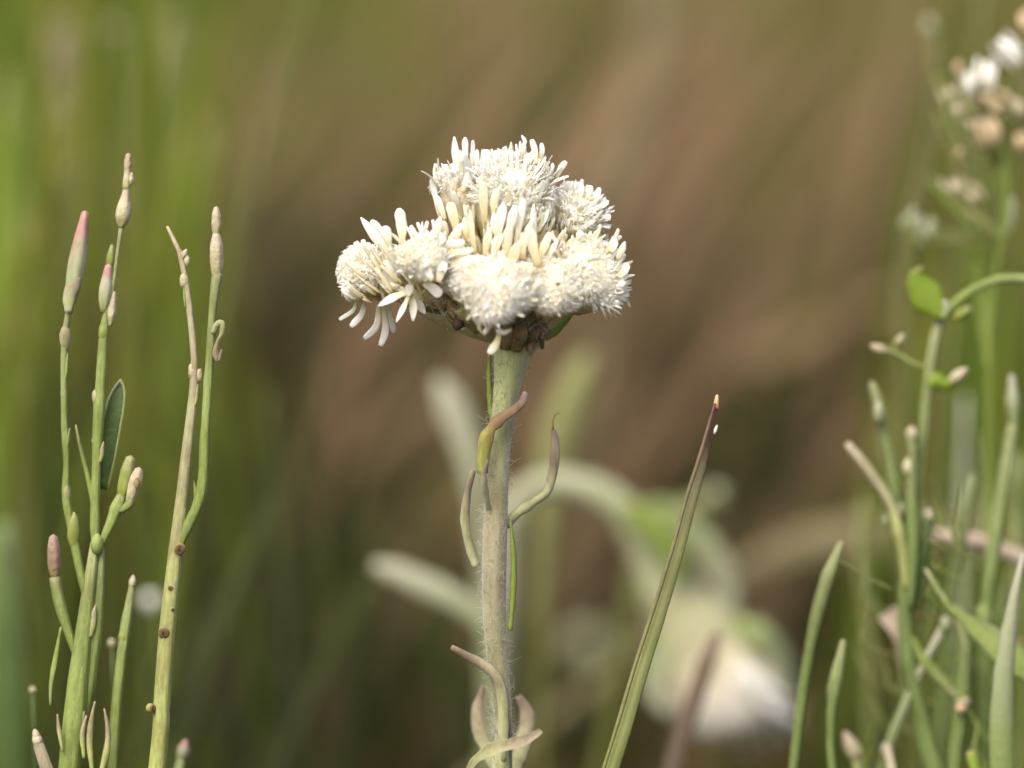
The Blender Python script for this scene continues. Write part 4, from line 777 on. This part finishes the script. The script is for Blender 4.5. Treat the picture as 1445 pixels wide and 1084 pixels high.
def upper_right():
    d = 30
    root = stalk_thing('small_flower_cluster', 'loose cluster of tiny white and peach flowers on branching green stems', 'flower', [(1395, 1120, 4), (1398, 800, 4), (1396, 560, 4), (1400, 440, 4), (1408, 370, 4), (1422, 300, 3.6), (1420, 230, 3), (1408, 180, 3), (1404, 140, 2.5)], d, M['leafgreen'])
    buds = [((1410, 56), (1440, 84), 13, 'white'), ((1396, 86), (1391, 122), 12, 'white'), ((1366, 102), (1370, 128), 11, 'white'), ((1338, 122), (1342, 136), 8, 'budpale'), ((1395, 148), (1416, 152), 14, 'peach'), ((1400, 168), (1408, 200), 12, 'peach'), ((1378, 172), (1384, 186), 9, 'budpale'), ((1350, 148), (1354, 162), 9, 'budpale'), ((1368, 142), (1376, 164), 8, 'olive'), ((1343, 254), (1348, 272), 9, 'budpale'), ((1366, 272), (1378, 284), 9, 'budpale'), ((1432, 140), (1446, 165), 12, 'budpale'), ((1436, 190), (1444, 210), 11, 'peach'), ((1300, 305), (1286, 325), 11, 'silver'), ((1306, 320), (1316, 336), 9, 'silver'), ((1440, 20), (1452, 44), 12, 'peach')]
    for (a, b, r, m) in buds:
        x, y = a; jx, jy = (1412, 215) if y < 230 else (1414, 330)
        limb(root, 'pedicel', [(jx, jy, 3), ((jx + x) / 2 + 4, (jy + y) / 2 + 14, 2.5), (b[0], b[1] + 4, 2.5)], d + 2, M['olive'], nseg=7)
        bud(root, b[0], b[1] + 3, a[0], a[1], r * 0.8, d, M[m])
        for q_ in range(3):
            o_ = rng.normal(0, 9, 2); bud(root, b[0] + o_[0], b[1] + o_[1] + 4, a[0] + o_[0] * 1.4, a[1] + o_[1], r * rng.uniform(.25, .5), d + rng.uniform(-2, 4), M[m])
    for k in range(16):
        x, y = rng.uniform(1345, 1450), rng.uniform(85, 230); q = rng.normal(0, 7, 2)
        limb(root, 'pedicel', [(1412, 235, 2.2), ((1412 + x) / 2 + 3, (235 + y) / 2 + 8, 1.8), (x, y + 3, 1.8)], d + 4, M['olive'], nseg=6)
        bud(root, x, y + 4, x + q[0] * .5, y - rng.uniform(6, 14), rng.uniform(4, 8), d + rng.uniform(0, 8), M[('budpale', 'olive', 'peach', 'budbrown')[k % 4]])
    limb(root, 'leaf', [(1412, 350, 5), (1424, 310, 9), (1428, 280, 5)], d, M['silver'], flat=2, fold=-.3)
    limb(root, 'leaf', [(1412, 340, 5), (1385, 312, 8), (1362, 300, 4)], d, M['olive'], flat=2, fold=-.3)
    limb(root, 'leaf', [(1396, 520, 6), (1392, 440, 12), (1384, 400, 10), (1380, 370, 4)], d + 5, M['leafgreen'], flat=2, fold=-.3)
    for k in range(16):
        x, y = rng.uniform(1300, 1440), rng.uniform(90, 330)
        limb(root, 'leaf', [(1408 + rng.normal(0, 5), 360 + rng.normal(0, 15), 2), ((1408 + x) / 2, (360 + y) / 2, 4), (x, y, 2)], d + rng.uniform(5, 18), M['leafgreen' if k % 2 else 'olive'], flat=2, fold=-.3)
    stalk_thing('green_stalk', 'tall dark olive stem with a whitish tip beside the tiny flower cluster', 'plant', [(1282, 1120, 9), (1276, 700, 10), (1274, 460, 11), (1282, 340, 11), (1302, 240, 9), (1318, 150, 8), (1322, 90, 7), (1318, 50, 5)], 60, M['darkolive'])
    b = [o for o in bpy.data.objects if o.get('label', '').startswith('tall dark olive')][0]
    bud(b, 1318, 52, 1308, 26, 9, 60, M['silver'])
    stalk_thing('green_stalk', 'leaning dark stem passing above the tiny peach flowers', 'plant', [(1300, 1120, 8), (1330, 600, 8), (1352, 300, 8), (1372, 130, 8), (1384, 40, 9), (1390, -40, 6)], 75, M['darkolive'])
upper_right()

def nodding_flower():
    d = 72
    pts, r = path([(700, 1130, 16), (703, 960, 18), (706, 840, 21), (714, 740, 24), (748, 690, 19), (800, 682, 21), (862, 706, 25), (905, 754, 30), (935, 812, 38), (956, 860, 46)], d)
    full = rooted(pts, 0, 0.006)
    root = thing('nodding_flower_plant', 'out of focus white flower hanging from a thick arching pale stem', 'flower', full[0] + [0, 0, .003])
    MB().sweep(full, [r[0], r[0]] + r, hint=(0, -1, 0), nseg=14, n=50, wob=.02, t0=start_of_view(full)).build('stem', M['archstem'], root)
    limb(root, 'leaf', [(900, 730, 10), (935, 722, 20), (985, 760, 22), (1020, 812, 19), (1034, 868, 10)], d + 8, M['silver'], flat=3, fold=-.5)
    limb(root, 'leaf', [(880, 716, 8), (915, 738, 22), (945, 772, 22), (960, 820, 8)], d - 4, M['leafgreen'], flat=3, fold=-.4)
    pts, r = path([(936, 815, 36), (960, 862, 52), (992, 915, 72), (1018, 962, 82), (1036, 1000, 78), (1046, 1028, 58), (1050, 1044, 24)], d)
    bell = MB().sweep(pts, r, hint=(0, -1, 0), nseg=24, n=26, wob=.015, ridge=.03, nr=7).build('flower_head', M['bell'], root)
    for k in range(34):
        ph = k * 2.4; t = rng.uniform(0, 1); cx, cy = 1018 + 26 * t, 955 + 40 * t
        rad = V3(math.cos(ph) * 0.9, math.sin(ph) * 0.4, math.sin(ph + .6)); ax_ = unit(V3(0.42, -0.75, 0.25) + rad * 0.18)
        p = P(cx, cy, d) + unit(rad) * pxm(d) * (88 - 26 * t); nv = unit(rad - ax_ * np.dot(rad, ax_))
        place(BT[k % len(BT)], 'bract', None, bell, p - ax_ * pxm(d) * 26 - unit(rad) * pxm(d) * 8, nv, np.cross(ax_, nv), ax_, pxm(d) * rng.uniform(60, 95))
    for sp in ([(955, 880, 14, -2), (936, 930, 22, -3), (930, 975, 22, -3), (944, 1008, 8, -3)], [(1030, 880, 14, -3), (1070, 900, 24, -4), (1096, 940, 24, -3), (1110, 990, 8, -2)]):
        limb(root, 'bract', sp, d, M['silver'], flat=4, fold=-.4)
    stalk_thing('dark_twig', 'blurred dark brown twig standing against the hanging white flower', 'twig', [(940, 1130, 12), (962, 1040, 12), (984, 975, 12), (1002, 920, 11), (1012, 896, 7)], 40, M['twig'])
nodding_flower()

# ---- leaves, straws and seed heads lost in the blur, each standing on the meadow
def blurred():
    def lf(name, lab, cat, spec, d, m, group=None, dx=0, dy=0, flat=4, fold=-.3):
        return stalk_thing(name, lab, cat, spec, d, M[m], group=group, dx=dx, dy=dy, flat=flat, fold=fold, part='blade', wob=.02)
    lf('silvery_leaf', 'blurred silvery oval leaf standing behind the woolly stem below the flower heads', 'leaf', [(690, 1130, 8), (686, 900, 8), (678, 740, 12), (664, 650, 17), (646, 592, 22), (630, 555, 18), (618, 534, 6)], 80, 'silver')
    lf('silvery_leaf', 'blurred silvery leaf pointing away from the lower woolly stem', 'leaf', [(706, 1130, 8), (704, 980, 9), (690, 890, 14), (650, 850, 17), (600, 826, 19), (555, 806, 16), (528, 797, 7)], 64, 'silver')
    lf('silvery_leaf', 'faint olive leaf rising behind the curled stem leaf', 'leaf', [(760, 1130, 8), (764, 800, 12), (775, 660, 22), (800, 580, 26), (818, 530, 22), (830, 500, 10)], 95, 'olive')
    lf('grass_shoot', 'wide grey straw slanting up behind the small upper flower head', 'grass', [(800, 800, 16), (850, 420, 22), (880, 250, 26), (912, 90, 26), (940, -60, 22)], 230, 'greystraw', dy=.02)
    lf('grass_shoot', 'pinkish brown straw sloping behind the tip of the grass blade', 'grass', [(930, 640, 9), (980, 560, 14), (1080, 505, 15), (1190, 450, 13), (1290, 410, 8)], 230, 'straw', dx=-.02)
    lf('grass_shoot', 'pale olive band of a bent leaf behind the stalk clump', 'grass', [(1020, 830, 14), (1070, 800, 24), (1150, 768, 30), (1270, 756, 30), (1400, 752, 26), (1480, 770, 20)], 125, 'greystraw', dx=-.01)
    lf('grass_shoot', 'broad blurred green blade at the edge of the budded plants', 'grass', [(14, 1130, 30), (12, 960, 28), (10, 840, 22), (6, 770, 16), (10, 735, 8)], 60, 'leafdark')
    lf('grass_shoot', 'faint pale straw lying low under the nodding flower leaf', 'grass', [(860, 1020, 10), (900, 800, 10), (930, 735, 12), (975, 715, 12), (1004, 702, 8)], 85, 'olive')
    sp = [(1010, 700, 15, 85, 'silver', 'round pale seed head beside the tall grass blade'), (828, 915, 26, 190, 'silver', 'large faint round seed head between woolly stem and grass blade'), (212, 848, 11, 62, 'white', 'small white petal tip behind the scarred stalk'), (55, 545, 11, 120, 'silver', 'faint round seed head behind the budded plant'), (236, 500, 12, 130, 'olive', 'faint olive seed head beside the scarred forked stalk'), (158, 908, 6, 14, 'budpale', 'tiny tan seed head between the two budded plants'), (46, 974, 5, 12, 'budpale', 'tiny tan seed head beside the stubby grey stalk'), (162, 42, 9, 110, 'budpale', 'tiny pale seed head above the green meadow')]
    for x, y, r_, d, m, lab in sp:
        t = stalk_thing('seed_head', lab, 'seed head', [(x + 6, max(y + 300, 1120), 1.6), (x + 4, y + 120, 1.6), (x, y + r_, 1.5)], d, M['leafdark'])
        n = node(t, x, y, r_, d, M[m], 'seed_ball', 1.05)
    t = stalk_thing('pink_bud', 'small pink bud at the foot of the scarred stalk', 'flower', [(245, 1120, 6), (252, 1085, 6), (257, 1066, 6)], 12, M['stalk']); bud(t, 255, 1074, 262, 1045, 9, 12, M['budpink'])
    for lab, spec, d, m in (('tan blurred dead leaf hanging in the lush grass', [(60, 620, 6), (66, 300, 10), (74, 140, 26), (84, 80, 32), (92, 30, 14)], 150, 'greystraw'), ('tan blurred leaf tip above the lush grass', [(190, 620, 6), (205, 260, 8), (222, 110, 18), (232, 60, 22), (240, 20, 8)], 170, 'olive'), ('bluish green blurred leaf low in the lush grass', [(30, 760, 8), (34, 420, 14), (38, 260, 22), (44, 200, 18), (52, 160, 8)], 120, 'olive'),
                            ('yellowish blurred leaf beside the tall pale bud', [(232, 700, 8), (240, 420, 14), (256, 290, 22), (274, 220, 24), (284, 170, 10)], 140, 'lime'), ('bright lime blade at the rim of the lush grass', [(-20, 800, 14), (-6, 480, 20), (2, 300, 24), (6, 180, 18), (12, 100, 6)], 120, 'lime'), ('slim silvery leaf among lush grass', [(128, 640, 5), (122, 420, 10), (116, 250, 20), (110, 190, 18), (104, 150, 8)], 130, 'olive')):
        lf('silvery_leaf', lab, 'leaf', spec, d, m)
    stalk_thing('grass_shoot', 'thin pale grass stem slanting above the scarred stalk', 'grass', [(250, 800, 3), (318, 420, 3), (360, 240, 3), (392, 100, 3), (420, 30, 2.6), (444, -30, 2)], 80, M['olive'])
    # taller individual blades of the meadow, near enough to tell apart as soft streaks
    labs = [('soft green blade leaning among the lush grass', 'green_grass', -60, 330, -120, 560, 60), ('soft green blade behind the tiny flower cluster', 'green_grass', 1290, 1500, 120, 640, 34), ('soft green blade darkened by painted shade in the hollow behind the woolly stem', 'shade_grass', 300, 640, 470, 860, 34), ('soft pale straw standing in the lush grass', 'dead_grass', 0, 330, -60, 360, 4), ('soft brown straw arching over the bleached slope', 'dead_grass', 880, 1330, -80, 560, 46), ('soft brown straw crossing behind the white flower heads', 'dead_grass', 560, 900, -80, 300, 18), ('soft brown straw rising between the budded plants and flower', 'dead_grass', 330, 560, 20, 360, 16)]
    for lab, m, x0, x1, y0, y1, n in labs:
        for k in range(n):
            x, y = rng.uniform(x0, x1), rng.uniform(y0, y1); dd = rng.uniform(70, 330) if m in ('green_grass', 'shade_grass') else rng.uniform(*((330, 620) if x1 < 600 else (170, 480)))
            lean = rng.normal(70, 150) if m in ('green_grass', 'shade_grass') else rng.normal(420, 130)
            wv = rng.uniform(5, 12) if m == 'green_grass' else rng.uniform(5, 17)
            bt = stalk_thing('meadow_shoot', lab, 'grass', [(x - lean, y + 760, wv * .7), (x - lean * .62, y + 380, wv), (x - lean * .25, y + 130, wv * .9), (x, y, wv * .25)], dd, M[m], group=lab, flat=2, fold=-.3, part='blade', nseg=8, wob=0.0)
            me = bt.children[0].data; me.attributes['tint'].data.foreach_set('value', np.full(len(me.vertices), rng.uniform(0, 0.15 if 'hollow' in lab else 1), np.float32))  # blades in the hollow stay dark olive: shade painted into their colour
blurred()

for o in bpy.data.objects:
    if '_o' in o: del o['_o']
